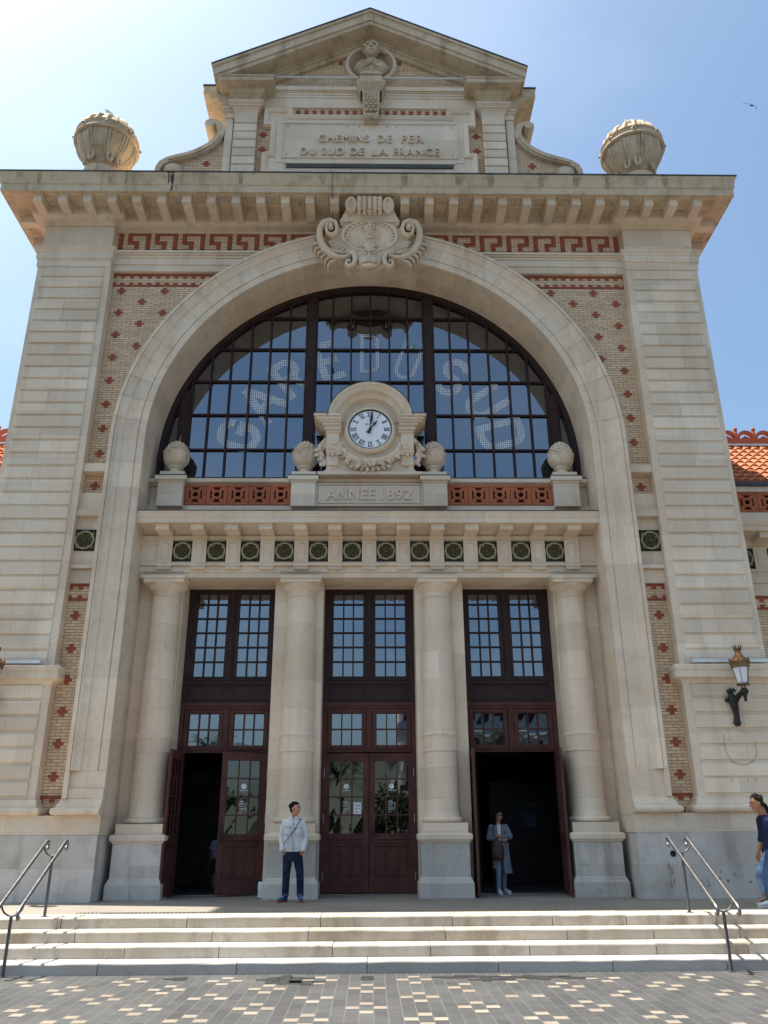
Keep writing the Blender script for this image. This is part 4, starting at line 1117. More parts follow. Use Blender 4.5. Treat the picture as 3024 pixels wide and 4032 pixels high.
for i in range(46):
    u=i/45; th=PI+PI*u; 
    bx=cx0+.70*math.cos(th); bz=9.80+.20-.62*math.sin(PI*u)**.8*.9-.02
    k=.6+.5*math.sin(PI*u)
    for q in range(2):
        ang=rr.uniform(-PI,0) if u<.5 else rr.uniform(-PI,0)
        ang=-PI/2+(u-.5)*1.6+rr.uniform(-1.1,1.1)
        oak(bx+rr.uniform(-.06,.06),yg-rr.uniform(0,.10)*k,bz+rr.uniform(-.02,.12)*k+.03,ang,rr.uniform(.14,.22))
    if i%4==0: ga.ball((bx+rr.uniform(-.05,.05),yg-.10,bz-.03),(.028,.03,.036),8)
ga.tube([(cx0+.72*math.cos(PI+PI*u),yg-.02,9.98-.50*math.sin(PI*u)) for u in [k/20 for k in range(21)]],[.05+.05*math.sin(PI*k/20) for k in range(21)],8)
for k in range(8): oak(cx0+(k-3.5)*.11,yg-.05,9.33+abs(k-3.5)*.02,-PI/2+(k-3.5)*.28,.14)
for s in (-1,1):
    for i in range(22):
        zz=10.12-.60*i/21; oak(cx0+s*(1.10+.10*math.sin(PI*i/21))+rr.uniform(-.03,.03),yg+.08-rr.uniform(0,.08),zz,-PI/2+s*rr.uniform(-.9,1.1),rr.uniform(.12,.19))
    ga.tube([(cx0+s*1.06,yg+.10,10.15),(cx0+s*1.19,yg+.10,9.95),(cx0+s*1.20,yg+.10,9.70),(cx0+s*1.13,yg+.10,9.50)],[.06,.09,.08,.04],8)
    for q in (0,1,2): ga.ball((cx0+s*(1.13+.03*q),yg+.05,9.50-.03*q),(.032,.032,.04),8)
part(ga,'oak_garland',['stone'],smooth=60)
# every pane is set at its own slight angle, as old glazing is
def panes(mb,xs,zs,y,amp,skip=None):
    for a,b in zip(xs,xs[1:]):
        for c,d in zip(zs,zs[1:]):
            q=lambda:y+random.uniform(-amp,amp); mb.add([(a,q(),c),(b,q(),c),(b,q(),d),(a,q(),d)],[(0,1,2,3)],0)
# ================================================================== GREAT WINDOW
wf=MB(); YW=1.22; YG=1.30; ZB=9.10; RG=5.19
def vbar(x,w,y0,y1,z0=ZB):
    zt=ZC+math.sqrt(max(.01,RG**2-min(abs(x)+w/2,RG-.01)**2)); 
    if zt>z0+.1: wf.box(x-w/2,x+w/2,y0,y1,z0,zt)
for x in (-4.69,-1.535,1.555,4.71): vbar(x,.205,YW-.03,1.32); vbar(x-.13,.05,YW,1.31); vbar(x+.13,.05,YW,1.31)
for x in (-4.11,-3.615,-3.11,-2.61,-2.115,-.985,-.485,.02,.525,1.01,2.13,2.62,3.13,3.64,4.135): vbar(x,.044,YW,1.32)
for z in (9.30,10.155,11.14,12.115,13.09,14.07):
    xr=math.sqrt(max(.01,RG**2-(z-ZC)**2)); wf.box(-xr,xr,YW+.012,1.315,z-.022,z+.022)
vs=[];fs=[]; pr=[(5.27,YW-.05),(5.13,YW-.05),(5.13,1.32)]
for i in range(81):
    a=PI*i/80
    for r,y in pr: vs.append((r*math.cos(a),y,ZC+r*math.sin(a)))
for i in range(80):
    for q in range(2): fs.append((i*3+q,i*3+3+q,i*3+4+q,i*3+q+1))
wf.add(vs,fs,0); 
for s in (-1,1): xb(wf,s,5.13,5.262,YW-.05,1.32,ZB,ZC)
for x,z in ((-.95,13.98),(-.95,12.48),(-2.65,11.02),(2.65,11.02),(2.66,13.0)): wf.box(x-.02,x+.02,YW-.03,YW+.02,z-.03,z+.03)
wfo=part(wf,'arched_window',['frame'])
pg=MB(); pts=[(5.2*math.cos(PI*k/80),ZC+5.2*math.sin(PI*k/80)) for k in range(81)]+[(-5.2,ZB),(5.2,ZB)]
xs=[-5.25,-4.69,-4.11,-3.615,-3.11,-2.61,-2.115,-1.535,-.985,-.485,.02,.525,1.01,1.555,2.13,2.62,3.13,3.64,4.135,4.71,5.25]; zs_=[ZB,9.30,10.155,11.14,12.115,13.09,14.07,15.1]
panes(pg,xs,zs_,YG,.0022); part(pg,'pane',['glass'],wfo)
# dotted white lettering on the glass
def dots():
    m,nt,p=nodes('perforated_white_vinyl'); v=pos(nt)
    s=nt.nodes.new('ShaderNodeSeparateXYZ'); nt.links.new(v,s.inputs[0])
    def mm(op,a,b=None):
        n=nt.nodes.new('ShaderNodeMath'); n.operation=op
        for i,q in enumerate((a,b)):
            if q is None: continue
            if isinstance(q,(int,float)): n.inputs[i].default_value=q
            else: nt.links.new(q,n.inputs[i])
        return n.outputs[0]
    u=mm('SINE',mm('MULTIPLY',mm('ADD',s.outputs[0],s.outputs[2]),62)); w=mm('SINE',mm('MULTIPLY',mm('SUBTRACT',s.outputs[0],s.outputs[2]),62))
    f=mm('GREATER_THAN',mm('MULTIPLY',u,w),-.02)
    p.inputs['Base Color'].default_value=(.70,.73,.76,1); p.inputs['Roughness'].default_value=.5
    tr=nt.nodes.new('ShaderNodeBsdfTransparent'); mx_=nt.nodes.new('ShaderNodeMixShader'); out=[n for n in nt.nodes if n.type=='OUTPUT_MATERIAL'][0]
    nt.links.new(f,mx_.inputs[0]); nt.links.new(tr.outputs[0],mx_.inputs[1]); nt.links.new(p.outputs[0],mx_.inputs[2]); nt.links.new(mx_.outputs[0],out.inputs[0])
    return m
M['vinyl']=dots()
def wstrokes(c,hw,hh,e):
    A=lambda cx,cz,rx,rz,a0,a1,n=14: [(cx+rx*math.cos(R(a0+(a1-a0)*i/n)),cz+rz*math.sin(R(a0+(a1-a0)*i/n))) for i in range(n+1)]
    r=min(hw,hh)
    if c=='G': return [[(hw,.42*hh)]+A(0,hh-r,hw,r,0,180)+A(0,-(hh-r),hw,r,180,360)+[(hw,-.02*hh)],[(hw+e,-.02*hh),(.02,-.02*hh)]]
    if c=='U': return [[(-hw,hh+e)]+A(0,-(hh-r),hw,r,180,360)+[(hw,hh+e)]]
    if c=='D': q=.95*r; return [[(-hw,-hh-e),(-hw,hh+e)],[(-hw-e,hh)]+A(hw-q,hh-q,q,q,90,0)+A(hw-q,-(hh-q),q,q,0,-90)+[(-hw-e,-hh)]]
    if c=='S': return [A(0,hh/2,hw,hh/2,12,270,22)+A(0,-hh/2,hw,hh/2,90,-168,22)[1:]]
    if c=='R': q=.5*hh; return [[(-hw,-hh-e),(-hw,hh+e)],[(-hw-e,hh)]+A(hw-q,hh-q,q,q,90,-90)+[(-hw,hh-2*q)],[(.0,0),(hw+.3*e,-hh-e)]]
    if c=='A': return [[(-hw-e*.4,-hh-e),(.04*e,hh+e)],[(hw+e*.4,-hh-e),(-.04*e,hh+e)],[(-hw*.62,-.30*hh),(hw*.62,-.30*hh)]]
    if c=='E': return [[(-hw,-hh-e),(-hw,hh+e)],[(-hw,hh),(hw+e,hh)],[(-hw,0),(hw*.7+e,0)],[(-hw,-hh),(hw+e,-hh)]]
wl=MB()
def wletter(c,x,z,w,h,ang,sw):
    ca_,sa_=math.cos(ang),math.sin(ang)
    for k,st_ in enumerate(wstrokes(c,(w-sw)/2,(h-sw)/2,sw/2)):
        P=[(x+a*ca_-b*sa_, z+a*sa_+b*ca_) for a,b in st_]
        A_,B_=band(P,sw); yy=YG-.006-.002*k
        for i in range(len(A_)-1): wl.add([(A_[i][0],yy,A_[i][1]),(A_[i+1][0],yy,A_[i+1][1]),(B_[i+1][0],yy,B_[i+1][1]),(B_[i][0],yy,B_[i][1])],[(0,1,2,3)],0)
wletter('G',-3.31,10.56,.80,1.14,R(72),.21); wletter('A',-2.78,11.53,.84,1.13,R(52),.20); wletter('R',-2.07,12.26,.74,1.14,R(36),.20)
wletter('E',-1.09,12.76,.62,1.20,R(19),.20); wletter('D',.0,13.0,.52,1.18,0,.10); wletter('U',1.03,12.80,.58,1.20,R(-19),.105)
wletter('S',2.16,12.28,.74,1.16,R(-30),.20); wletter('U',3.0,11.53,.74,1.14,R(-57),.20); wletter('D',3.36,10.62,.80,1.22,R(-73),.20)
part(wl,'window_lettering',['vinyl'],wfo)
gs=MB(); gs.box(1.055,1.195,YG-.012,YG-.006,13.135,13.27,0)
gs.box(1.075,1.10,YG-.016,YG-.012,13.155,13.25,1); gs.box(1.108,1.118,YG-.016,YG-.012,13.155,13.25,1)
gs.tube([(1.155+.018*math.cos(q),YG-.014,13.178+.018*math.sin(q)) for q in [2*PI*k/10 for k in range(10)]],.004,4,1,closed=True); gs.box(1.143,1.152,YG-.016,YG-.012,13.19,13.235,1); gs.box(1.15,1.172,YG-.016,YG-.012,13.195,13.203,1); gs.ball((1.147,YG-.013,13.245),.007,6,1)
M['green']=paint('sign_green',(.01,.22,.10),.4,.05,grain=0)
part(gs,'access_sign',['green','white'],wfo)
# ================================================================== DOORS
YF=1.66
def doorframe(cx):
    f=MB(); dk=0; bg_=1
    for s in (-1,1):
        f.box(*sorted((cx+s*.93,cx+s*1.055)),YF,1.85,3.985,6.70,dk); f.box(*sorted((cx+s*.955,cx+s*1.055)),YF,1.85,0,3.98,bg_)
    f.box(cx-.93,cx+.93,YF,1.85,6.60,6.70,dk); f.box(cx-.93,cx+.93,YF,1.85,4.40,4.50,dk); f.bbox(cx-.95,cx+.95,YF-.03,1.8,4.475,4.515,.01,dk)
    f.box(cx-.06,cx+.06,YF-.01,1.85,4.5,6.6,dk); f.box(cx-.025,cx+.025,YF-.035,1.8,4.5,6.6,dk)
    for s in (-1,1):
        xa,xc=sorted((cx+s*.06,cx+s*.93)); w=.085
        for q in ((xa,xa+w,4.5,6.6),(xc-w,xc,4.5,6.6),(xa+w,xc-w,4.5,4.575),(xa+w,xc-w,6.555,6.6)): f.box(q[0],q[1],YF+.03,1.84,q[2],q[3],dk)
        ga0,ga1=xa+w,xc-w
        for k in (1,2): x=ga0+(ga1-ga0)*k/3; f.box(x-.016,x+.016,YF+.045,1.79,4.575,6.555,dk)
        for k in range(1,6): z=4.575+.343*k; f.box(ga0,ga1,YF+.05,1.785,z-.016,z+.016,dk)
    # solid panel with a round medallion
    f.box(cx-.93,cx+.93,YF+.05,1.85,3.98,4.40,dk)
    for q in ((-.84,.84,4.04,4.06),(-.84,.84,4.335,4.355),(-.84,-.82,4.06,4.335),(.82,.84,4.06,4.335)): f.box(cx+q[0],cx+q[1],YF+.04,YF+.06,q[2],q[3],dk)
    f.tube([(cx+.14*math.cos(q),YF+.045,4.20+.14*math.sin(q)) for q in [2*PI*k/24 for k in range(24)]],.013,6,dk,closed=True)
    # burgundy fanlights
    f.box(cx-1.05,cx+1.05,YF-.02,1.85,3.905,3.978,bg_); f.box(cx-.955,cx+.955,YF,1.85,3.84,3.904,bg_); f.box(cx-.955,cx+.955,YF,1.85,2.885,2.955,bg_); f.bbox(cx-.96,cx+.96,YF-.025,1.8,2.93,2.96,.008,bg_)
    f.box(cx-.06,cx+.06,YF,1.85,2.95,3.85,bg_)
    for s in (-1,1):
        xa,xc=sorted((cx+s*.065,cx+s*.95)); w=.105
        for q in ((xa,xa+w,2.96,3.84),(xc-w,xc,2.96,3.84),(xa+w,xc-w,2.96,3.04),(xa+w,xc-w,3.74,3.84)): f.bbox(q[0],q[1],YF+.02,1.84,q[2],q[3],.008,bg_)
        ga0,ga1=xa+w,xc-w
        for k in (1,2): x=ga0+(ga1-ga0)*k/3; f.box(x-.014,x+.014,YF+.05,1.79,3.04,3.74,bg_)
        f.box(ga0,ga1,YF+.053,1.785,3.375,3.403,bg_)
    o=part(f,'door_frame',['frame','door'])
    for s in (-1,1):
        p=MB(); xa,xc=sorted((cx+s*.13,cx+s*.86)); panes(p,[xa+(xc-xa)*k/3 for k in range(4)],[4.56]+[4.575+.343*k for k in range(1,6)]+[6.58],1.757,.0012); part(p,'pane',['glass'],o)
        p=MB(); xa,xc=sorted((cx+s*.15,cx+s*.86)); panes(p,[xa+(xc-xa)*k/3 for k in range(4)],[3.0,3.39,3.78],1.757,.0012); part(p,'pane',['glass'],o)
doorframe(.005); doorframe(-3.22); doorframe(3.22)
def leaf(hx,hy,sgn,ang,label=None,notice=False,handle=True,stick=True):
    # hinge at the origin, leaf along +x*sgn, outer face towards -y
    W=.985; f=MB(); y0,y1=-.028,.028; H0,H1=.03,2.86
    def bx(a,c,z0,z1,ya=y0,yc=y1,b=.006,m=0): f.bbox(*sorted((sgn*a,sgn*c)),ya,yc,z0,z1,b,m)
    bx(0,.125,H0,H1); bx(W-.125,W,H0,H1); bx(.125,W-.125,2.69,H1); bx(.125,W-.125,H0,.30); bx(.125,W-.125,.94,1.20)
    bx(.11,W-.11,1.075,1.125,-.055); bx(.12,W-.12,1.0,1.03,-.043); bx(.12,W-.12,.955,.975,-.036)
    f.box(*sorted((sgn*.12,sgn*(W-.12))),-.012,.012,.29,.95)
    for k in range(3):
        a=.125+.245*k; bx(a+.025,a+.22,.34,.91,-.024,.02,.02)
        if k: bx(a-.018,a+.018,.30,.94)
    for k in (1,2): a=.125+.735*k/3; f.box(*sorted((sgn*(a-.014),sgn*(a+.014))),-.022,.022,1.2,2.69)
    for k in (1,2,3): z=1.2+1.49*k/4; f.box(*sorted((sgn*.125,sgn*(W-.125))),-.0215,.0215,z-.013,z+.013)
    for z in (.35,1.5,2.45): f.tube([(0,-.035,z-.09),(0,-.035,z+.09)],.016,8,1)
    o=part(f,'door_leaf',['door','steel'],loc=(hx,hy,0),rz=R(ang))
    if label: o['label']=label
    p=MB(); panes(p,sorted([sgn*(.125+.735*k/3) for k in range(4)]),[1.2+1.49*k/4 for k in range(5)],0,.0012); part(p,'pane',['dglass'],o)
    if handle:
        h=MB(); x=sgn*(W-.06); h.bbox(x-.024,x+.024,-.042,-.026,1.02,1.36,.008,0); h.ball((x,-.034,1.36),(.024,.008,.02),8); h.ball((x,-.034,1.02),(.024,.008,.02),8)
        h.tube([(x,-.04,1.19),(x,-.085,1.19),(x-sgn*.03,-.095,1.19),(x-sgn*.13,-.09,1.175)],.010,8); h.ball((x,-.046,1.10),.012,6)
        part(h,'handle',['iron'],o)
    if stick:
        s=MB(); x=sgn*W/2; s.lathe([(.0001,0),(.055,0)],(0,0,0),20,m=0,xf=Matrix.Translation((x,-.008,2.16))@Matrix.Rotation(PI/2,4,'X'))
        s.prism([(x-.005,2.155),(x+.004,2.155),(x+.006,2.20),(x-.002,2.20)],-.011,-.009,1); s.prism([(x,2.15),(x+.006,2.158),(x-.022,2.125),(x-.027,2.131)],-.011,-.009,1)
        s.text('GARE DU SUD',.165,.026,x,2.075,-.008,.001,m=0,offset=.02)
        for k in range(5): w_=.12-.02*(k%3); s.box(x-.075,x-.075+w_,-.0095,-.008,1.815-.036*k,1.823-.036*k,0); s.box(x+.05,x+.078,-.0095,-.008,1.815-.036*k,1.823-.036*k,0)
        s.box(x-.075,x+.02,-.0095,-.008,1.846,1.856,0); s.box(x-.075,x-.01,-.0095,-.008,1.625,1.632,0)
        part(s,'door_sticker',['paper','black'],o)
    if notice:
        s=MB(); x=sgn*(.125+.735*5/6)+.0; s.box(x-.082,x+.082,-.0105,-.009,1.59,1.83,0)
        for k in range(3): s.box(x-.06+.005*k,x+.06-.004*k,-.012,-.0105,1.785-.022*k,1.792-.022*k,1)
        s.ball((x-.03,-.011,1.70),(.02,.002,.012),8,1); s.ball((x+.035,-.011,1.70),(.02,.002,.010),8,1)
        for k in range(3): s.box(x-.05,x+.05-.02*k,-.012,-.0105,1.65-.016*k,1.655-.016*k,1)
        part(s,'paper_notice',['paper','black'],o)
    return o
leaf(-.985,YF+.03,1,0,notice=True,handle=False); leaf(.995,YF+.03,-1,0)
leaf(-4.075,1.50,1,-93,'door leaf of the left doorway swung fully outwards',handle=True,stick=False); leaf(-2.235,1.56,-1,17,'door leaf of the left doorway standing slightly ajar')
leaf(2.26,1.50,1,-94,'door leaf of the right doorway swung outwards on its left',stick=False); leaf(4.14,1.50,-1,84,'door leaf of the right doorway swung outwards on its right',stick=False)
for x in (-2.14,1.17,4.19):
    h=MB(); h.bbox(x-.07,x+.07,.72,.86,.0,.30,.012,0); h.tube([(x-.07,.78,.20),(x-.14,.80,.20)],.014,8,1); h.box(x-.085,x+.085,.71,.87,-.003,.012,1)
    part(h,'door_holder',['galv','iron'])
# dark hall behind the doors
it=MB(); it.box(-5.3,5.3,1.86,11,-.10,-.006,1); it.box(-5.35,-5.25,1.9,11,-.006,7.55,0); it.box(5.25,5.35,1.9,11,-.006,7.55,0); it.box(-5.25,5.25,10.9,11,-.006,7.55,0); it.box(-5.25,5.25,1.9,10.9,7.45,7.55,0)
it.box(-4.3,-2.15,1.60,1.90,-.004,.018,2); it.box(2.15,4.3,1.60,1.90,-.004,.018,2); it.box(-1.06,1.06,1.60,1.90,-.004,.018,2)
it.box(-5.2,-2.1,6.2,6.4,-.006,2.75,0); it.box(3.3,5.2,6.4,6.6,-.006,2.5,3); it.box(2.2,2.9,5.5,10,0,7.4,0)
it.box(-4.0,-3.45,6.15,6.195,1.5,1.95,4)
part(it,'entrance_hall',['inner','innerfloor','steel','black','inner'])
po=MB(); po.box(4.12,4.52,6.37,6.395,1.35,1.98,0)
for k in range(5): po.tube([(4.32+(.05+.035*k)*math.cos(q),6.366,1.68+(.05+.035*k)*math.sin(q)) for q in [PI*j/10-.3 for j in range(11)]],.008,4,1)
M['poster']=paint('blue_poster',(.10,.14,.20),.7,.3); M['posterline']=paint('blue_poster_dark',(.03,.05,.09),.7,.2)
part(po,'wall_poster',['poster','posterline'])
# plinth spout hole
ho=MB(); ho.lathe([(.0001,-.004),(.035,-.004),(.04,-.012),(.055,-.012),(.06,0)],(0,0,0),18,xf=Matrix.Translation((5.95,-.055,.80))@Matrix.Rotation(-PI/2,4,'X'))
part(ho,'wall_outlet',['iron'],smooth=40)
# ================================================================== SIDE WINGS
def wing(s):
    W=thing('side_wing','red tiled side wing with terracotta crest standing '+('left' if s<0 else 'right')+' of the tall station front','building',(s*8.5,1.2,PZ))
    inv=Matrix.Translation((-s*8.5,-1.2,-PZ))
    def wp(mb,name,mats,**k):
        o=mb.build(name,mats,W,k.get('smooth')); o.matrix_parent_inverse=inv; return o
    X0,X1=8.50,16.5; Y0=1.25
    w=MB(); xb(w,s,X0,X1,Y0+.02,9,PZ,6.36,m=0); xb(w,s,X0,X1,Y0-.03,9,6.365,6.66,m=1); xb(w,s,X0,X1,Y0-.06,9,6.664,6.93,m=1); xb(w,s,X0,X1,Y0-.10,9,6.934,6.99,m=1); xb(w,s,X0,X1,Y0,9,6.994,8.1,m=1)
    xb(w,s,X0,X1,Y0-.12,9,PZ,1.19,m=2)
    for i in range(9):
        for r in range(40):
            pass
    for z in (6.29,6.03):
        for i in range(70):
            x=X0+.114*i
            if z==6.29: xb(w,s,x,x+.112,Y0+.012,Y0+.03,z,z+.066,m=3,t=tn())
            if i%2==0: xb(w,s,x,x+.112,Y0+.012,Y0+.03,(6.224 if z==6.29 else 6.095),(6.29 if z==6.29 else 6.161),m=3,t=tn())
            if z==6.03: xb(w,s,x,x+.112,Y0+.012,Y0+.03,z,z+.064,m=3,t=tn())
    for i in range(10):
        for k in range(7):
            x=X0+.35+.553*i; z=5.55-.66*k-(.33 if i%2 else 0)
            for q in ((-.112,.112,-.033,.033),(-.055,.055,.033,.10),(-.055,.055,-.10,-.033)): xb(w,s,x+q[0],x+q[1],Y0+.012,Y0+.03,z+q[2],z+q[3],m=3,t=tn())
    wp(w,'wing_wall',['ybrick','ashlar','grey','rbrick'])
    f=MB()
    for k in range(9):
        x=9.37+.784*k
        xb(f,s,x-.165,x+.165,Y0-.07,Y0+.02,6.998,7.555); xb(f,s,x-.08,x+.08,Y0-.085,Y0,7.07,7.47); xb(f,s,x-.17,x+.17,Y0-.08,Y0+.02,6.86,6.93)
        xb(f,s,x-.155,x+.155,Y0-.52,Y0,7.645,7.775); xb(f,s,x-.175,x+.175,Y0-.53,Y0,7.776,7.80)
    pth=[(X0,Y0),(X1,Y0)] if s>0 else [(-X1,Y0),(-X0,Y0)]
    f.plan(pth,[(0,7.56),(.03,7.64),(.08,7.775),(.60,7.79),(.60,7.905),(.63,7.92),(.67,8.03),(.67,8.06),(0,8.09)])
    wp(f,'wing_cornice',['ashlar'])
    for k in range(8):
        x=s*(9.37+.392+.784*k)
        t=roundel(x,Y0-.02,7.285,.475,k); t.parent=W; t.matrix_parent_inverse=inv
    t=roundel(s*(9.37-.392),Y0-.02,7.285,.475,3); t.parent=W; t.matrix_parent_inverse=inv
    b=MB(); xb(b,s,X0,X1,Y0-.05,Y0+.4,8.09,8.46,m=0); xb(b,s,X0,X1,Y0-.08,Y0+.4,9.0,9.14,m=0); xb(b,s,X0,X1,Y0+.10,Y0+.4,8.46,9.0,m=1); xb(b,s,X0,X1,Y0-.14,Y0+.45,9.145,9.25,m=2)
    wp(b,'wing_parapet',['ashlar','iron','lead'])
    n0=len(bpy.data.objects)
    xa,xc=(X0+.02,X0+.02+.52*9) if s>0 else (-(X0+.02+.52*9),-(X0+.02))
    old=set(bpy.data.objects); tc(xa,xc,Y0-.03,8.475,9.0,9,W)
    for o in set(bpy.data.objects)-old: o.matrix_parent_inverse=inv
    # interlocking tile roof, every tile lapped over the one below
    r=MB(); ya,za,yb,zb=1.45,9.30,4.0,11.62; NR=11; NC=32
    dx=(X1-X0)/NC; d=Vector((0,yb-ya,zb-za)); nrm=Vector((0,-(zb-za),yb-ya)).normalized()
    for i in range(NR):
        for j in range(NC):
            T=tn(); vs=[]
            for e,(u0,lift) in enumerate(((i/NR-.012,.055),((i+1)/NR+.01,.0))):
                for q in range(7):
                    xx=X0+dx*(j+q/6); hgt=lift+.028*(math.sin(2*PI*(q/6)-.6)+.55*math.sin(4*PI*q/6))
                    p=Vector((s*xx,ya,za))+d*u0+nrm*hgt; vs.append(tuple(p))
            for q in range(7):
                a=Vector(vs[q]); vs.append(tuple(a-nrm*.035))
            r.add(vs,[(q,q+1,8+q,7+q) for q in range(6)]+[(14+q,15+q,q+1,q) for q in range(6)],0,T)
    r.add([(s*X0,ya,za-.05),(s*X1,ya,za-.05),(s*X1,yb,zb-.05),(s*X0,yb,zb-.05),(s*X1,yb+2.6,za-.05),(s*X0,yb+2.6,za-.05)],[(0,1,2,3),(3,2,4,5)],0,.2)
    wp(r,'tiled_roof',['tileroof'],smooth=40)
    c=MB(); xb(c,s,X0,X1,yb-.12,yb+.12,zb-.02,zb+.05,m=1); xb(c,s,X0,X1,yb-.14,yb+.12,zb+.055,zb+.20,m=0)
    k=0
    x=X0+.1
    while x<X1-.4:
        P=[(s*(x+.26+.24*math.cos(q)),zb+.20+.26*math.sin(q)) for q in [PI*j/12 for j in range(13)]]
        ribbon(c,P,.085,yb-.06,yb+.06,0)
        c.ball((s*(x+.26),yb,zb+.26),(.07,.05,.06),8); c.tube([(s*(x+.12),yb,zb+.24),(s*(x+.26),yb,zb+.33),(s*(x+.40),yb,zb+.24)],.022,6)
        c.tube([(s*(x-.005),yb,zb+.2),(s*(x-.005),yb,zb+.42),(s*(x-.005),yb,zb+.50)],[.07,.045,.05],8); c.ball((s*(x-.005),yb,zb+.56),.062,10)
        x+=.53
    wp(c,'ridge_crest',['terracotta','galv'],smooth=40)
    return W
wing(-1); wing(1)
# ================================================================== WALL LAMPS
def wall_lamp(label,loc):
    o=thing('wall_lamp',label,'lamp',loc,group='copper lanterns on wall brackets')
    b=MB()  # scrolled iron bracket against the wall, origin at the wall
    b.tube([(-.02,-.04,-.42),(-.01,-.06,-.30),(-.03,-.08,-.12),(-.05,-.07,.05),(-.06,-.06,.15)],[.07,.055,.075,.10,.05],10); b.ball((-.02,-.05,-.44),(.085,.05,.07),10)
    b.ball((-.14,-.05,.03),(.07,.05,.055),10); b.ball((-.07,-.05,.20),(.075,.05,.06),8)
    for k in range(5): b.ball((-.09+.03*k,-.06,.22+.03*(k%2)),(.02,.02,.035),6)
    b.tube([(-.03,-.09,.0),(.0,-.20,.06),(.03,-.32,.12),(.05,-.42,.14)],[.085,.06,.05,.065],10); b.ball((.05,-.45,.14),(.085,.085,.08),12); b.tube([(.05,-.45,.10),(.05,-.45,-.02)],[.05,.03],8); b.ball((.05,-.45,-.03),.035,8)
    for a in (0,PI/2,PI,1.5*PI): b.tube([(.05+.03*math.cos(a),-.45+.03*math.sin(a),.16),(.05+.07*math.cos(a),-.45+.07*math.sin(a),.30)],.008,5)
    b.build('bracket','iron',o,45)
    g_=MB(); c=(.05,-.45,0)
    g_.lathe([(.105,.30),(.165,.625),(.001,.64)],c,6,m=0); g_.lathe([(.001,.295),(.105,.30)],c,6,m=0); g_.build('lantern_glass',['opal'],o)
    f=MB()
    for k in range(6):
        a=2*PI*k/6; f.tube([(c[0]+.107*math.cos(a),c[1]+.107*math.sin(a),.29),(c[0]+.168*math.cos(a),c[1]+.168*math.sin(a),.63)],.007,5)
    f.lathe([(.09,.285),(.125,.28),(.125,.305),(.10,.31)],c,12)
    for k in range(6): a=2*PI*k/6; f.ball((c[0]+.125*math.cos(a),c[1]+.125*math.sin(a),.275),.02,6)
    f.build('lantern_frame','bronze',o)
    h=MB(); h.lathe([(.165,.625),(.185,.635),(.185,.70),(.20,.705),(.215,.74),(.20,.75),(.165,.745)],c,24,m=1)
    for k in range(6): a=2*PI*k/6; h.lathe([(.012,0),(.022,.03),(.016,.06),(.001,.10)],(c[0]+.205*math.cos(a),c[1]+.205*math.sin(a),.735),6,m=1)
    h.lathe([(.185,.745),(.16,.79),(.10,.86),(.07,.91),(.062,.95)],c,24,m=0)
    h.lathe([(.062,.945),(.06,.98),(.085,1.0),(.065,1.02),(.06,1.03)],c,16,m=1)
    for k in range(8): a=2*PI*k/8; h.tube([(c[0]+.06*math.cos(a),c[1]+.06*math.sin(a),1.0),(c[0]+.085*math.cos(a),c[1]+.085*math.sin(a),1.085)],[.02,.012],5,1)
    h.build('lantern_cap',['copper','bronze'],o,40)
    return o
wall_lamp('copper topped lantern on a black iron bracket right of the right doorway',(7.63,-.03,3.72)); wall_lamp('black lantern bracket cut off by the left edge of the picture',(-7.70,-.03,3.72))
# ================================================================== HANDRAILS
def handrail(label,x,lx):
    o=thing('handrail',label,'handrail',(x,-2.95,0),R(lx),group='double steel handrails beside the steps')
    # local y: 0 is the upper post; lower post at y=-1.62
    def rail(dx):
        r=MB(); P=[]
        top=Vector((dx,.12,1.095)); bot=Vector((dx,-1.76,.235)); d=(bot-top).normalized()
        P+= [(dx,.135,.985),(dx,.165,.975),(dx,.205,1.0),(dx,.225,1.05),(dx,.19,1.098),(dx,.14,1.10)]
        n=10
        for k in range(n+1): q=top.lerp(bot,k/n); P.append(tuple(q))
        P+= [(dx,-1.815,.20),(dx,-1.825,.15),(dx,-1.79,.115),(dx,-1.75,.125)]
        r.tube(P,.0255,10); return r.build('rail','steel',o,50)
    rail(-.15); rail(.15)
    def post(y,z0,z1):
        p=MB(); p.bbox(-.018,.018,y-.022,y+.022,z0,z1,.004); p.box(-.05,.05,y-.05,y+.05,z0-.003,z0+.008); p.build('post','dsteel',o)
        f=MB(); n=12; zr=z1+.15
        f.tube([(-.15*math.cos(PI*k/n),y,zr-.155*math.sin(PI*k/n)) for k in range(n+1)],.013,6); f.build('fork','dsteel',o,50)
    post(.0,0,.885); post(-1.60,PZ,.145)
    return o
handrail('double steel handrail at the left end of the steps',-5.065,4); handrail('double steel handrail at the right end of the steps below the right lantern',5.10,-3)
# ================================================================== PEOPLE
def fuse(name,mb,mat,parent,voxel=.011,it=3,fac=.5):
    me=bpy.data.meshes.new(name); me.from_pydata(mb.v,[],mb.f); me.update()
    bm=bmesh.new(); bm.from_mesh(me); bmesh.ops.recalc_face_normals(bm,faces=bm.faces); bm.to_mesh(me); bm.free()
    ob=bpy.data.objects.new(name,me); COL.objects.link(ob)
    r=ob.modifiers.new('r','REMESH'); r.mode='VOXEL'; r.voxel_size=voxel
    s=ob.modifiers.new('s','SMOOTH'); s.factor=fac; s.iterations=it
    dg=bpy.context.evaluated_depsgraph_get(); m2=bpy.data.meshes.new_from_object(ob.evaluated_get(dg))
    bpy.data.objects.remove(ob); bpy.data.meshes.remove(me)
    m2.name=name; m2.materials.clear(); m2.materials.append(M[mat] if isinstance(mat,str) else mat)
    m2.polygons.foreach_set('use_smooth',[True]*len(m2.polygons))
    o=bpy.data.objects.new(name,m2); COL.objects.link(o); o.parent=parent; return o
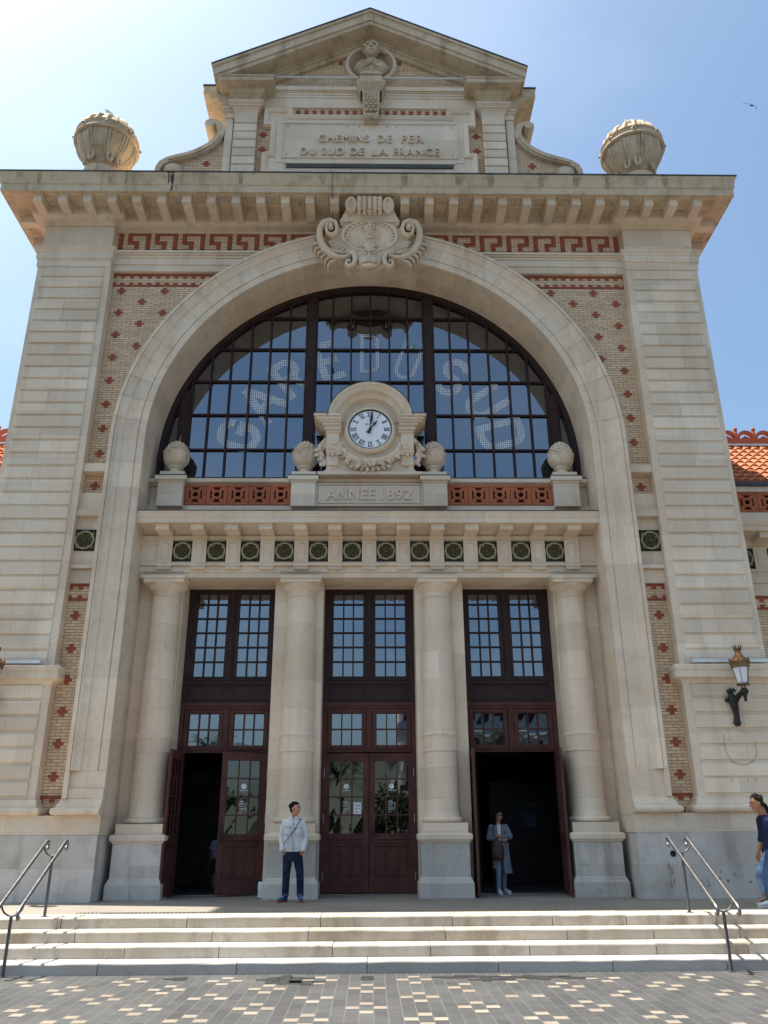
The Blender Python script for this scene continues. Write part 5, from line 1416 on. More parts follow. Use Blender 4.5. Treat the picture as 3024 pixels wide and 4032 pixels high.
def ringz(c,rx,ry,n=20,p=2.4): 
    r=[]
    for k in range(n):
        a=2*PI*k/n; ca,sa=math.cos(a),math.sin(a)
        r.append((c[0]+rx*math.copysign(abs(ca)**(2/p),ca),c[1]+ry*math.copysign(abs(sa)**(2/p),sa),c[2]))
    return r
def torso(mb,rows): mb.loft([ringz((cx,cy,z),rx,ry) for cx,cy,z,rx,ry in rows])
def limb(mb,pts,rs,n=14):
    for (a,b),(ra,rb_) in zip(zip(pts,pts[1:]),zip(rs,rs[1:])): mb.capsule(a,b,ra,rb_,n)
def head(mb,c,yaw,pitch=0,sc_=1.0):
    # skull, jaw, nose, brow, ears; faces -y before turning
    X=Matrix.Translation(c)@Matrix.Rotation(yaw,4,'Z')@Matrix.Rotation(pitch,4,'X')@Matrix.Scale(sc_,4)
    mb.ball((0,.012,.035),(.076,.096,.098),18,xf=X); mb.ball((0,-.030,-.030),(.060,.066,.092),16,xf=X); mb.ball((0,-.052,-.092),(.030,.028,.024),10,xf=X)
    mb.capsule((0,-.092,.028),(0,-.116,-.016),.010,.016,8,xf=X); mb.capsule((-.045,-.082,.040),(.045,-.082,.040),.014,.014,8,xf=X)
    mb.ball((0,-.094,-.056),(.026,.012,.011),8,xf=X)
    for s in (-1,1): mb.ball((s*.080,.010,.0),(.012,.024,.034),8,xf=X); mb.ball((s*.042,-.066,-.012),(.024,.022,.02),8,xf=X)
    return X
def features(o,X,sc_=1.0):
    e=MB()
    for s in (-1,1): e.ball((s*.032,-.088,.014),(.010,.007,.0045),8,0,xf=X); e.ball((s*.032,-.0945,.014),(.006,.003,.0048),6,1,xf=X); e.capsule((s*.016,-.097,.041),(s*.052,-.086,.043),.005,.004,6,1,xf=X)
    e.build('eyes',['paper','black'],o,60)
    m=MB(); m.capsule((-.020,-.103,-.058),(.020,-.103,-.058),.0055,.0055,6,0,xf=X); m.build('mouth',[M['lip']],o,60)
M['skin']=cloth('skin',(.44,.235,.160),(.40,.195,.125),rough=.55,scale=14); M['skin2']=cloth('skin_tanned',(.36,.175,.105),(.33,.15,.085),rough=.55,scale=14); M['lip']=paint('lips',(.27,.09,.075),.5,.05,grain=0)
M['hairdark']=paint('dark_hair',(.010,.007,.006),.7,.5,True,scale=30,spec=.08); M['hairgrey']=paint('greying_hair',(.026,.021,.018),.75,.8,True,scale=40,spec=.08)
M['jeans']=cloth('dark_jeans',(.010,.016,.034),(.020,.031,.058),scale=5); M['jacket']=cloth('off_white_jacket',(.60,.605,.61),(.50,.505,.515),scale=7)
M['shoeblue']=paint('blue_trainer',(.02,.06,.17),.6,.3,True,scale=25); M['shoered']=paint('orange_red_sole',(.30,.05,.025),.6,.1,True); M['shoewhite']=paint('white_trainer',(.62,.62,.63),.6,.1,True)
M['navy']=cloth('navy_jumper',(.012,.016,.048),(.018,.024,.065)); M['midjeans']=cloth('mid_blue_jeans',(.07,.125,.22),(.045,.085,.16),scale=8); M['palejeans']=cloth('pale_grey_jeans',(.21,.25,.31),(.16,.19,.25))
M['coat']=cloth('grey_blue_coat',(.175,.20,.24),(.145,.165,.205)); M['brownbag']=paint('brown_leather',(.045,.016,.016),.5,.3,True,scale=8); M['shirtblue']=cloth('pale_blue_shirt',(.30,.36,.48)); M['ripped']=cloth('washed_jeans',(.32,.42,.55),(.14,.22,.36),scale=9); M['strapdk']=paint('dark_strap',(.018,.022,.032),.6,.2,True); M['blackleather']=paint('black_leather',(.012,.011,.011),.4,.2,True)
def hand(mb,wrist,dirv,palm_n,curl=.5,sc_=1.0,thumb=1,fs=(1,1,1,1)):
    # palm plus five separate, unequal, bent fingers
    d=Vector(dirv).normalized(); n=Vector(palm_n); n=(n-d*n.dot(d)).normalized(); s=d.cross(n)
    w=Vector(wrist); L=.092*sc_
    for k in range(4): mb.capsule(tuple(w+s*(k-1.5)*.014*sc_),tuple(w+d*L+s*(k-1.5)*.0205*sc_),.015*sc_,.0115*sc_,8)
    for k,(l,r) in enumerate(((.074,.0088),(.084,.0092),(.078,.009),(.060,.008))):
        p=w+d*L*.98+s*(k-1.5)*.0215*sc_; a=curl*(.7+.12*k); q=d
        for seg in (.46,.30,.24):
            ang=a; q=(q*math.cos(ang)+n*math.sin(ang)).normalized(); p2=p+q*l*seg*sc_*fs[k]; mb.capsule(tuple(p),tuple(p2),r*sc_,r*.9*sc_,8); p=p2; a=curl
    t=w+d*.028*sc_+s*thumb*-.026*sc_; t1=t+(d*.75-s*thumb*.55+n*.35).normalized()*.042*sc_; t2=t1+(d*.95-s*thumb*.1+n*.4).normalized()*.034*sc_
    mb.capsule(tuple(t),tuple(t1),.0125*sc_,.0105*sc_,8); mb.capsule(tuple(t1),tuple(t2),.0105*sc_,.0088*sc_,8)
def shoe(parent,ank,yaw,mats,L=.27,sole=.028,name='shoe'):
    X=Matrix.Translation((ank[0],ank[1],0))@Matrix.Rotation(yaw,4,'Z'); z=ank[2]
    def rr_(y,w,h0,h1): return [(w*math.cos(a),y,(h0+h1)/2+(h1-h0)/2*math.sin(a)) for a in [2*PI*k/14 for k in range(14)]]
    u=MB(); secs=[(.065,.022,.02,.08),(.055,.036,.01,.12),(.02,.042,.01,.115),(-.04,.042,.01,.095),(-.09,.046,.01,.078),(-.14,.047,.01,.066),(-.18,.038,.012,.055),(-.205,.018,.018,.04)]
    u.loft([[tuple(X@Vector((p[0],p[1],p[2]+z))) for p in rr_(y,w,a+sole*.5,b+sole*.4)] for y,w,a,b in secs])
    for k in range(4): u.tube([tuple(X@Vector((-.022,-.045-.022*k,z+.105-.011*k))),tuple(X@Vector((.022,-.045-.022*k,z+.105-.011*k)))],.004,5,1)
    o=u.build(name,[mats[0],'shoewhite'],parent,60)
    s=MB(); outl=[(.03,.075),(.045,.02),(.040,-.05),(.050,-.13),(.042,-.19),(.018,-.215)]; O=outl+[(-a,b) for a,b in reversed(outl)]
    s.loft([[tuple(X@Vector((a*k,b,z+zz))) for a,b in O] for k,zz in ((.96,0),(1.02,.006),(1.02,sole*.9),(.97,sole))]); s.build('sole',[mats[1]],o)
    return o
# ---- the man in front of the column
def man_a():
    P=thing('person','person in an off-white jacket with hands in pockets standing before a column','person',(-1.455,-.22,0))
    b=MB(); X=head(b,(.025,-.01,1.645),R(58),R(4)); limb(b,[(.0,.02,1.42),(.012,.005,1.60)],[.058,.054])
    torso(b,[(0,.02,.86,.13,.085),(0,.02,1.05,.135,.09),(0,.02,1.25,.15,.09),(0,.02,1.40,.16,.08),(0,.02,1.45,.08,.06)])
    for s,sh,el,wr in ((-1,(-.175,.02,1.40),(-.235,.03,1.15),(-.190,-.06,.905)),(1,(.175,.02,1.40),(.245,.03,1.15),(.208,-.06,.912))):
        limb(b,[sh,el,wr],[.045,.038,.026]); hand(b,(wr[0],wr[1],wr[2]+.005),(-s*.42,.22,-1),(-s*.6,1,0),.15,.92,thumb=s)
    for s,hp,kn,an in ((-1,(-.085,.02,.86),(-.10,.0,.49),(-.115,.02,.10)),(1,(.085,.02,.86),(.15,.0,.50),(.165,.02,.10))): limb(b,[hp,kn,an],[.075,.05,.04])
    o=fuse('body',b,'skin',P,.0085,3); features(P,X)
    h=MB(); h.ball((0,.034,.055),(.082,.098,.089),16,xf=X); h.ball((0,-.010,.090),(.066,.058,.044),14,xf=X); h.ball((0,.065,.0),(.072,.05,.080),12,xf=X)
    for s in (-1,1): h.ball((s*.074,.03,.02),(.016,.035,.05),8,xf=X)
    h.ball((.0,.137,.045),(.030,.034,.032),10,xf=X); h.ball((.02,.15,.02),(.018,.018,.024),8,xf=X); h.ball((-.02,.13,.07),(.022,.025,.022),8,xf=X)
    fuse('hair',h,'hairdark',P,.008,1)
    j=MB(); torso(j,[(-.0,.02,.885,.178,.118),(0,.02,.91,.180,.12),(0,.02,1.0,.174,.122),(0,.02,1.12,.172,.124),(0,.015,1.28,.186,.126),(0,.015,1.38,.192,.116),(0,.02,1.445,.165,.09),(0,.02,1.475,.10,.075)])
    for s,sh,el,wr in ((-1,(-.165,.02,1.405),(-.238,.035,1.16),(-.195,-.055,.925)),(1,(.165,.02,1.405),(.250,.035,1.16),(.212,-.055,.935))):
        limb(j,[sh,el,wr],[.068,.060,.049]); rr=random.Random(3+s)
        for k in range(5):
            u=.1+.18*k; q=Vector(sh).lerp(Vector(el),u); j.ball(tuple(q+Vector((rr.uniform(-.01,.01),-.01,0))),(.064,.064,.018),10)
            q=Vector(el).lerp(Vector(wr),u); j.ball(tuple(q),(.057,.057,.016),10)
    rr=random.Random(4)
    for k in range(9): 
        a=rr.uniform(-.12,.10); z=rr.uniform(.93,1.2); j.capsule((a,-.104,z),(a+rr.uniform(-.06,.06),-.104,z+rr.uniform(-.05,.05)),.012,.004,6)
    jo=fuse('jacket',j,'jacket',P,.010,2)
    c=MB(); X2=Matrix.Translation((.0,.015,1.475))
    n=18; sec=[]
    for k in range(n+1):
        a=-PI/2+.25+(2*PI-.5)*k/n; rx,ry=.088,.082
        sec.append([(rx*math.cos(a),.015+ry*math.sin(a),1.455),(rx*1.06*math.cos(a),.015+ry*1.06*math.sin(a),1.515),(rx*1.16*math.cos(a),.015+ry*1.16*math.sin(a),1.51),(rx*1.36*math.cos(a),.015+ry*1.32*math.sin(a),1.452)])
    c.loft(sec); c.build('collar',['jacket'],jo,60)
    d=MB(); d.box(-.014,.014,-.121,-.10,.89,1.44,0)
    for s in (-1,1):
        xx=s*.098; d.bbox(xx-.055,xx+.055,-.130,-.09,1.305,1.345,.008,0); d.bbox(xx-.05,xx+.05,-.122,-.09,1.18,1.30,.006,0)
    for s in (-1,1): d.lathe([(.052,0),(.056,.01),(.056,.05),(.05,.06)],(s*.2+.006*(s>0),-.06,.885),14)
    d.lathe([(1.0,0),(1.03,.01),(1.03,.045),(1.0,.055)],(0,.02,.876),28,sx=.180,sy=.121)
    d.build('jacket_trim',['jacket'],jo,50)
    z=MB(); z.box(-.0035,.0035,-.124,-.118,.89,1.43); z.build('zip',['steel'],jo)
    t=MB(); torso(t,[(0,.02,.70,.165,.115),(0,.02,.78,.178,.12),(0,.02,.86,.176,.118),(0,.02,.90,.172,.112)])
    for s,hp,kn,an in ((-1,(-.093,.02,.80),(-.108,.0,.49),(-.118,.025,.12)),(1,(.093,.02,.80),(.150,.0,.50),(.166,.025,.12))):
        limb(t,[hp,kn,an],[.098,.074,.066]); rr=random.Random(8+s)
        for k in range(6): q=Vector(hp).lerp(Vector(kn),.15+.16*k) if k<3 else Vector(kn).lerp(Vector(an),-.1+.22*(k-3)); t.ball((q.x+rr.uniform(-.012,.012),q.y-.01,q.z),(.074,.078,.016),10)
    to=fuse('jeans',t,'jeans',P,.010,2)
    cu=MB()
    for x in (-.118,.166): cu.lathe([(.058,.0),(.069,.002),(.071,.03),(.066,.036),(.058,.034)],(x,.025,.105),16)
    cu.build('turn_up',['midjeans'],to,40)
    shoe(P,(-.128,.02,0),R(-32),('shoeblue','shoered')); shoe(P,(.170,.02,0),R(8),('shoeblue','shoered'))
    st_=MB(); pts=[(.135,.10,1.40),(.150,.03,1.475),(.125,-.06,1.462),(.105,-.108,1.40),(.04,-.134,1.29),(-.05,-.138,1.16),(-.12,-.125,1.07),(-.165,-.09,1.02),(-.185,-.03,.985)]
    st_.tube(pts,.0125,6,flat=.5); st_.build('bag_strap',['strapdk'],P,50)
    bg_=MB(); bg_.ball((-.02,.19,1.02),(.12,.05,.15),14); bg_.build('bag',['strapdk'],P,60)
man_a()
# ---- the woman leaning in the right doorway
def woman_a():
    P=thing('person','person with crossed arms in a long grey coat standing in the right doorway','person',(2.78,1.48,0))
    b=MB(); X=head(b,(.0,.0,1.535),R(42),R(2),.95); limb(b,[(0,.02,1.33),(.0,.01,1.48)],[.048,.046])
    torso(b,[(0,.02,.85,.13,.085),(0,.02,1.0,.12,.085),(0,.02,1.2,.135,.085),(0,.02,1.32,.14,.07),(0,.02,1.37,.07,.05)])
    limb(b,[(-.16,.02,1.30),(-.215,.0,1.07),(-.02,-.17,1.06)],[.04,.034,.026]); limb(b,[(.16,.02,1.30),(.235,-.01,1.10),(.03,-.17,1.135)],[.04,.034,.026])
    hand(b,(.02,-.165,1.055),(1,.05,.05),(0,1,.2),.35,.88,thumb=1); hand(b,(.0,-.175,1.14),(-1,.2,.05),(0,1,.1),.35,.88,thumb=-1)
    for hp,kn,an in (((-.07,.02,.82),(-.055,-.06,.47),(-.06,-.02,.10)),((.07,.03,.82),(.085,.05,.46),(.085,.19,.10))): limb(b,[hp,kn,an],[.07,.045,.035])
    fuse('body',b,'skin',P,.0085,3); features(P,X)
    h=MB(); h.ball((0,.03,.055),(.090,.10,.095),16,xf=X)
    for s in (-1,1):
        for k in range(5): h.ball((s*(.082+.004*k),.03-.01*(k%2),.03-.045*k),(.030,.055,.05),10,xf=X)
    for k in range(6): h.ball((0,.085,.03-.045*k),(.085,.045,.05),12,xf=X)
    h.capsule((-.07,-.05,.09),(.06,-.055,.10),.03,.022,8,xf=X); fuse('hair',h,'hairdark',P,.008,1)
    gl=MB()
    for s in (-1,1): gl.tube([tuple(X@Vector((s*.033+.026*math.cos(q),-.106,.014+.017*math.sin(q)))) for q in [2*PI*k/14 for k in range(14)]],.004,5,closed=True); gl.tube([tuple(X@Vector((s*.058,-.104,.018))),tuple(X@Vector((s*.085,-.03,.02)))],.004,5)
    gl.build('glasses',['black'],P)
    c=MB(); torso(c,[(.03,.03,.82,.185,.115),(.02,.03,.95,.165,.112),(0,.03,1.08,.155,.11),(0,.025,1.22,.172,.112),(0,.025,1.31,.178,.098),(0,.03,1.365,.12,.075)])
    limb(c,[(-.155,.025,1.315),(-.222,.0,1.085),(-.01,-.165,1.055)],[.062,.058,.048]); limb(c,[(.155,.025,1.315),(.24,-.005,1.115),(.05,-.165,1.12)],[.062,.06,.048])
    # long skirts of the coat, open in front
    for s,(x0,x1,zb) in ((1,(.02,.195,.40)),(-1,(-.165,-.05,.50))):
        rings=[]
        for k in range(8):
            u=k/7; z=1.0+(zb-1.0)*u; a=x0+(.04*u if s>0 else 0); bq=x1+(.055*u*u if s>0 else -.02*u)
            rings.append([(a,-.10-.02*u,z),(a+.02,-.115-.025*u,z),((a+bq)/2,-.10-.02*u,z),(bq,-.04,z),(bq,.09,z),((a+bq)/2,.135+.01*u,z),(a,.10,z),(a-.01,0,z)])
        c.loft(rings)
    co_=fuse('coat',c,'coat',P,.010,2)
    l=MB()
    for s in (-1,1): l.prism([(s*.035,1.05),(s*.055,1.36),(s*.115,1.33),(s*.12,1.25),(s*.095,1.24),(s*.06,1.06)],-.108,-.085)
    l.build('lapel',['coat'],co_); bt=MB(); bt.ball((.075,-.115,.90),(.018,.008,.018),10); bt.build('button',['black'],co_)
    sh=MB(); sh.prism([(-.045,1.36),(.035,1.36),(.02,1.0),(-.02,1.0)],-.098,-.05); sh.build('white_top',['shoewhite'],P)
    t=MB()
    for hp,kn,an in (((-.07,.02,.86),(-.055,-.06,.47),(-.06,-.02,.10)),((.07,.03,.86),(.085,.05,.46),(.085,.19,.10))): limb(t,[hp,kn,an],[.088,.060,.048])
    fuse('trousers',t,'palejeans',P,.010,2)
    shoe(P,(-.06,-.03,.0),R(4),('shoewhite','shoewhite')); shoe(P,(.095,.19,0),R(26),('shoewhite','shoewhite'))
    g2=MB(); g2.loft([[(-.075+rx*math.cos(a),-.20+ry*math.sin(a),z) for a in [2*PI*k/18 for k in range(18)]] for z,rx,ry in ((.66,.03,.02),(.67,.09,.05),(.71,.13,.065),(.80,.142,.072),(.92,.130,.068),(1.0,.118,.06),(1.035,.10,.05),(1.04,.02,.02))])
    g2.tube([(-.15,-.19,1.02),(-.10,-.2,1.09),(.06,-.16,1.08),(.10,-.10,1.20),(.12,-.05,1.32),(.10,.05,1.37)],.013,6,flat=.6); g2.box(.03,.055,-.215,-.19,.955,1.0,1)
    g2.build('shoulder_bag',['brownbag','steel'],P,60)
woman_a()
# ---- the man walking in from the right
def man_b():
    P=thing('person','person in a navy jumper and blue jeans walking in from the right edge','person',(6.90,-2.2,0))
    # faces -x: build facing -y and turn the whole figure
    P.rotation_euler=(0,0,R(-82))
    b=MB(); X=head(b,(0,-.125,1.64),R(-6),R(12),1.06); limb(b,[(0,.0,1.40),(0,-.07,1.59)],[.066,.060])
    torso(b,[(0,.06,.88,.14,.095),(0,.06,1.05,.14,.10),(0,.03,1.25,.165,.10),(0,.0,1.38,.17,.085),(0,-.02,1.44,.09,.06)])
    limb(b,[(-.19,.02,1.37),(-.235,.04,1.12),(-.22,-.10,.86)],[.05,.042,.030]); hand(b,(-.22,-.105,.865),(.02,-.25,-1),(1,0,0),.28,1.0,thumb=1)
    limb(b,[(.19,.02,1.37),(.235,.10,1.12),(.23,.10,.86)],[.05,.042,.030]); hand(b,(.23,.10,.865),(-.02,-.1,-1),(-1,0,0),.3,1.0,thumb=-1)
    for hp,kn,an in (((-.09,.06,.86),(-.10,-.08,.49),(-.10,-.10,.09)),((.09,.06,.86),(.10,.16,.49),(.10,.36,.12))): limb(b,[hp,kn,an],[.08,.055,.042])
    fuse('body',b,'skin2',P,.0085,3); features(P,X)
    h=MB(); h.ball((0,.034,.058),(.084,.100,.088),16,xf=X); h.ball((0,.004,.094),(.070,.050,.044),14,xf=X); h.ball((0,.07,-.005),(.074,.052,.075),12,xf=X)
    for s in (-1,1): h.ball((s*.076,.035,.018),(.014,.036,.045),8,xf=X)
    rr=random.Random(2)
    for k in range(40):
        a=rr.uniform(0,2*PI); e=rr.uniform(.2,1.4); q=(.085*math.cos(a)*math.cos(e),.034+.10*math.sin(a)*math.cos(e),.060+.092*math.sin(e))
        if q[1]<-.05 and q[2]<.10: continue
        h.ball(q,(.016,.02,.012),6,xf=X)
    fuse('hair',h,'hairgrey',P,.0075,1)
    j=MB(); torso(j,[(0,.06,.90,.175,.135),(0,.06,.94,.178,.138),(0,.055,1.08,.172,.14),(0,.02,1.25,.19,.135),(0,-.005,1.36,.195,.112),(0,-.02,1.425,.13,.08),(0,-.04,1.455,.075,.065)])
    for s,el,wr in ((-1,(-.240,.045,1.13),(-.232,.0,1.05)),(1,(.240,.105,1.13),(.235,.10,1.05))):
        limb(j,[(s*.175,.01,1.375),el,wr],[.075,.064,.060])
        for k in range(5): q=Vector((s*.2,.02,1.28)).lerp(Vector(wr),.2*k+.15); j.ball(tuple(q),(.068,.066,.014),10)
    fuse('jumper',j,'navy',P,.010,2)
    t=MB(); torso(t,[(0,.06,.72,.165,.13),(0,.06,.85,.172,.132),(0,.06,.93,.165,.125)])
    for hp,kn,an in (((-.09,.06,.82),(-.10,-.075,.49),(-.10,-.09,.10)),((.09,.06,.82),(.10,.16,.49),(.10,.35,.14))): limb(t,[hp,kn,an],[.105,.08,.066])
    fuse('jeans',t,'midjeans',P,.010,2)
    shoe(P,(-.10,-.12,0),0,('shoewhite','shoewhite')); shoe(P,(.10,.36,.03),0,('shoewhite','shoewhite'))
man_b()
def woman_b():
    P=thing('person','dark haired person in ripped jeans and black sandals behind the navy jumper','person',(7.27,-1.42,0)); P.rotation_euler=(0,0,R(-80))
    b=MB(); X=head(b,(0,-.06,1.55),R(-10),R(10),.96); limb(b,[(0,.0,1.34),(0,-.03,1.50)],[.05,.048])
    torso(b,[(0,.04,.86,.14,.09),(0,.03,1.0,.125,.088),(0,.02,1.2,.14,.09),(0,.0,1.33,.145,.075),(0,0,1.38,.07,.05)])
    for s in (-1,1): limb(b,[(s*.16,.0,1.32),(s*.20,.05,1.08),(s*.19,-.03,.86)],[.042,.036,.027]); hand(b,(s*.19,-.03,.865),(0,-.2,-1),(-s,0,0),.3,.9,thumb=-s)
    L_=(((-.08,.03,.84),(-.085,-.28,.50),(-.085,-.21,.09)),((.08,.05,.84),(.085,.10,.46),(.085,.33,.12)))
    for hp,kn,an in L_: limb(b,[hp,kn,an],[.075,.05,.036]); b.capsule(an,(an[0],an[1]-.15,an[2]-.055),.034,.026,10); b.ball((an[0],an[1]+.02,an[2]-.045),(.03,.035,.03),8)
    fuse('body',b,'skin',P,.009,3); features(P,X)
    h=MB(); h.ball((0,.03,.055),(.09,.10,.092),16,xf=X)
    for k in range(6): h.ball((0,.085,.02-.05*k),(.085,.045,.05),12,xf=X)
    for s in (-1,1): 
        for k in range(3): h.ball((s*.083,.035,.02-.045*k),(.02,.045,.045),8,xf=X)
    fuse('hair',h,'hairdark',P,.0085,1)
    t=MB(); torso(t,[(0,.04,.74,.16,.12),(0,.04,.84,.165,.122),(0,.04,.92,.15,.11)])
    for hp,kn,an in L_: limb(t,[hp,kn,(kn[0],kn[1]*.2+an[1]*.8,an[2]+.12)],[.098,.072,.055])
    to=fuse('ripped_jeans',t,'ripped',P,.010,2)
    fr_=MB()
    for k in range(7):
        z=.50-.02*k; fr_.tube([(-.13,-.30+.012*k,z),(-.085,-.362+.010*k,z-.02),(-.035,-.30+.012*k,z)],.006,5)
    fr_.build('frayed_threads',['shoewhite'],to)
    s_=MB(); torso(s_,[(0,.04,.90,.155,.115),(0,.03,1.05,.145,.11),(0,.02,1.22,.16,.108),(0,.0,1.33,.165,.09),(0,0,1.37,.10,.07)])
    for s in (-1,1): limb(s_,[(s*.155,.0,1.325),(s*.19,.03,1.18)],[.058,.055])
    fuse('dark_top',s_,'navy',P,.011,2)
    g2=MB(); g2.ball((-.17,.02,.88),(.05,.11,.10),14); g2.tube([(-.17,-.06,.95),(-.17,-.03,1.2),(-.14,.0,1.36),(-.16,.08,1.2),(-.18,.08,.95)],.009,6); g2.build('handbag',['blackleather'],P,60)
    for hp,kn,an in L_:
        sd=MB(); z=an[2]-.09
        O=[(.036,.07),(.042,.0),(.036,-.08),(.044,-.15),(.02,-.2)]; O=O+[(-a,q) for a,q in reversed(O)]
        sd.loft([[(an[0]+a,an[1]+q-.0,z+zz) for a,q in O] for zz in (0,.028)],1)
        for y,hh in ((.0,.075),(-.06,.055),(-.11,.04)):
            sd.tube([(an[0]+.042*math.cos(q),an[1]+y,z+.025+hh*math.sin(q)) for q in [PI*k/8 for k in range(9)]],.010,6,0)
        sd.build('sandal',['blackleather','shoewhite'],P,50)
woman_b()
def kid():
    P=thing('person','dim small figure in a pale blue shirt inside the dark left doorway','person',(-3.52,3.5,0)); P.rotation_euler=(0,0,R(200))
    b=MB(); X=head(b,(0,-.02,1.24),0,R(10),.9); limb(b,[(0,0,1.05),(0,-.01,1.19)],[.045,.042]); torso(b,[(0,0,.66,.11,.075),(0,0,.85,.11,.075),(0,0,1.04,.12,.065),(0,0,1.08,.06,.045)])
    for s in (-1,1):
        limb(b,[(s*.13,0,1.03),(s*.17,.02,.82),(s*.16,-.06,.64)],[.036,.030,.023]); hand(b,(s*.16,-.06,.645),(0,-.2,-1),(-s,0,0),.3,.75,thumb=-s)
        limb(b,[(s*.065,0,.66),(s*.07,-.02,.36),(s*.07,0,.07)],[.06,.042,.032]); b.capsule((s*.07,0,.05),(s*.07,-.12,.03),.032,.026)
    fuse('body',b,'skin2',P,.01,3); features(P,X)
    h=MB(); h.ball((0,.03,.055),(.088,.10,.092),14,xf=X); h.ball((0,.07,0),(.075,.05,.08),12,xf=X); fuse('hair',h,'hairdark',P,.009,1)
    s_=MB(); torso(s_,[(0,0,.68,.145,.105),(0,0,.85,.138,.10),(0,0,1.02,.145,.09),(0,0,1.07,.09,.06)])
    for s in (-1,1): limb(s_,[(s*.125,0,1.02),(s*.165,.01,.90)],[.055,.056])
    fuse('shirt',s_,'shirtblue',P,.011,2)
    t=MB(); torso(t,[(0,0,.58,.13,.10),(0,0,.70,.135,.10)])
    for s in (-1,1): limb(t,[(s*.065,0,.62),(s*.072,-.02,.40)],[.078,.072])
    fuse('shorts',t,'strapdk',P,.011,2)
kid()
# ================================================================== BIRDS
M['feather']=paint('sooty_feathers',(.010,.009,.010),.95,.2,True,spec=.05)
def swift():
    P=thing('swift','small dark swift flying with spread wings in the blue sky','bird',(11.2,.5,21.02))
    b=MB(); b.loft([[(.0+r*math.cos(a),y,r*math.sin(a)) for a in [2*PI*k/8 for k in range(8)]] for y,r in ((-.11,.004),(-.09,.022),(-.02,.034),(.06,.022),(.10,.012),(.15,.004))]); 
    b.build('body',['feather'],P,60)
    for s in (-1,1):
        w=MB(); rr_=[]
        for u,c,y,z in ((0,.075,0,.0),(.25,.07,-.03,.015),(.55,.055,.01,.0),(.8,.035,.08,-.03),(1,.006,.16,-.06)):
            x=s*(.02+.30*u); rr_.append([(x,y-c/2,z),(x,y,z+.008),(x,y+c/2,z),(x,y,z-.004)])
        w.loft(rr_); w.build('wing',['feather'],P)
    t=MB()
    for s in (-1,1): t.loft([[(s*.004,.13,0),(s*.016,.13,0),(s*.016,.13,.006),(s*.004,.13,.006)],[(s*.02,.22,0),(s*.026,.22,0),(s*.026,.22,.004),(s*.02,.22,.004)]])
    t.build('tail',['feather'],P)
    P.rotation_euler=(R(50),R(10),R(15)); P.scale=(.8,.8,.8)
swift()
def gull(label,loc,rz):
    P=thing('seagull',label,'bird',loc,rz,'gulls resting on the stone balls'); P.scale=(.62,.62,.62)
    b=MB(); b.loft([[(r*math.cos(a),y,z+r*.85*math.sin(a)) for a in [2*PI*k/12 for k in range(12)]] for y,z,r in ((-.20,.12,.02),(-.16,.12,.07),(-.06,.11,.105),(.06,.11,.10),(.18,.13,.055),(.26,.15,.02))]); b.ball((0,-.22,.20),(.05,.06,.055),10); b.capsule((0,-.17,.13),(0,-.21,.19),.05,.04,10); b.build('body',['paper'],P,60)
    k=MB(); k.capsule((0,-.27,.195),(0,-.32,.185),.014,.005,6); k.build('beak',[M['bronze']],P)
    for s in (-1,1):
        w=MB(); w.loft([[(s*.09,-.10,.10),(s*.105,-.10,.13),(s*.085,-.10,.19),(s*.07,-.10,.15)],[(s*.10,.06,.10),(s*.112,.06,.13),(s*.07,.06,.20),(s*.06,.06,.15)],[(s*.03,.33,.15),(s*.035,.33,.16),(s*.02,.33,.18),(s*.015,.33,.165)]]); w.build('wing',['galv'],P,50)
gull('white gull resting on the left stone ball',(-7.42,.40,20.27),R(150)); gull('white gull resting on the right stone ball',(7.52,.40,20.17),R(-100))
# ================================================================== THE SQUARE BEHIND THE CAMERA (seen in the door glass)
def leafmat(name,a,b):
    m,nt,p=nodes(name); v=pos(nt); c=mixc(nt,a,b,ramp(nt,noise(nt,v,1.3,5),.35,.65)); nt.links.new(c,p.inputs['Base Color']); p.inputs['Roughness'].default_value=.6; return m
M['leaf']=leafmat('foliage',(.018,.036,.010),(.042,.065,.02)); M['palm']=leafmat('palm_frond',(.028,.048,.018),(.055,.075,.03)); M['bark']=paint('bark',(.10,.075,.05),.9,.3)
def palm(label,x,y,h,seed):
    P=thing('palm_tree',label,'tree',(x,y,PZ),group='palms on the square'); r=random.Random(seed)
    t=MB(); t.tube([(.12*math.sin(k*.6),0,h*k/9) for k in range(10)],[.34-.014*k for k in range(10)],12)
    for k in range(28): t.lathe([(.33-.12*k/28,0),(.36-.12*k/28,.05),(.32-.12*k/28,.10)],(.12*math.sin(k/28*9*.6),0,h*k/28),12)
    t.build('trunk',['bark'],P)
    f=MB()
    for k in range(34):
        a=r.uniform(0,2*PI); el=r.uniform(-.5,1.3); L_=r.uniform(2.2,3.0); prev=None
        for s in range(14):
            u=s/13; rad=L_*u*math.cos(el*.7); z=h+L_*u*math.sin(el)-1.5*u*u; c=Vector((rad*math.cos(a),rad*math.sin(a),z)); sd=Vector((-math.sin(a),math.cos(a),0)); ln=.62*math.sin(PI*min(1,.15+u*.85))+.05
            for e in (-1,1):
                tip=c+sd*e*ln+Vector((math.cos(a)*.25,math.sin(a)*.25,-.28*ln)); f.add([tuple(c),tuple(c+Vector((math.cos(a)*.09,math.sin(a)*.09,.02))),tuple(tip)],[(0,1,2)],0)
    f.build('crown',['palm'],P)
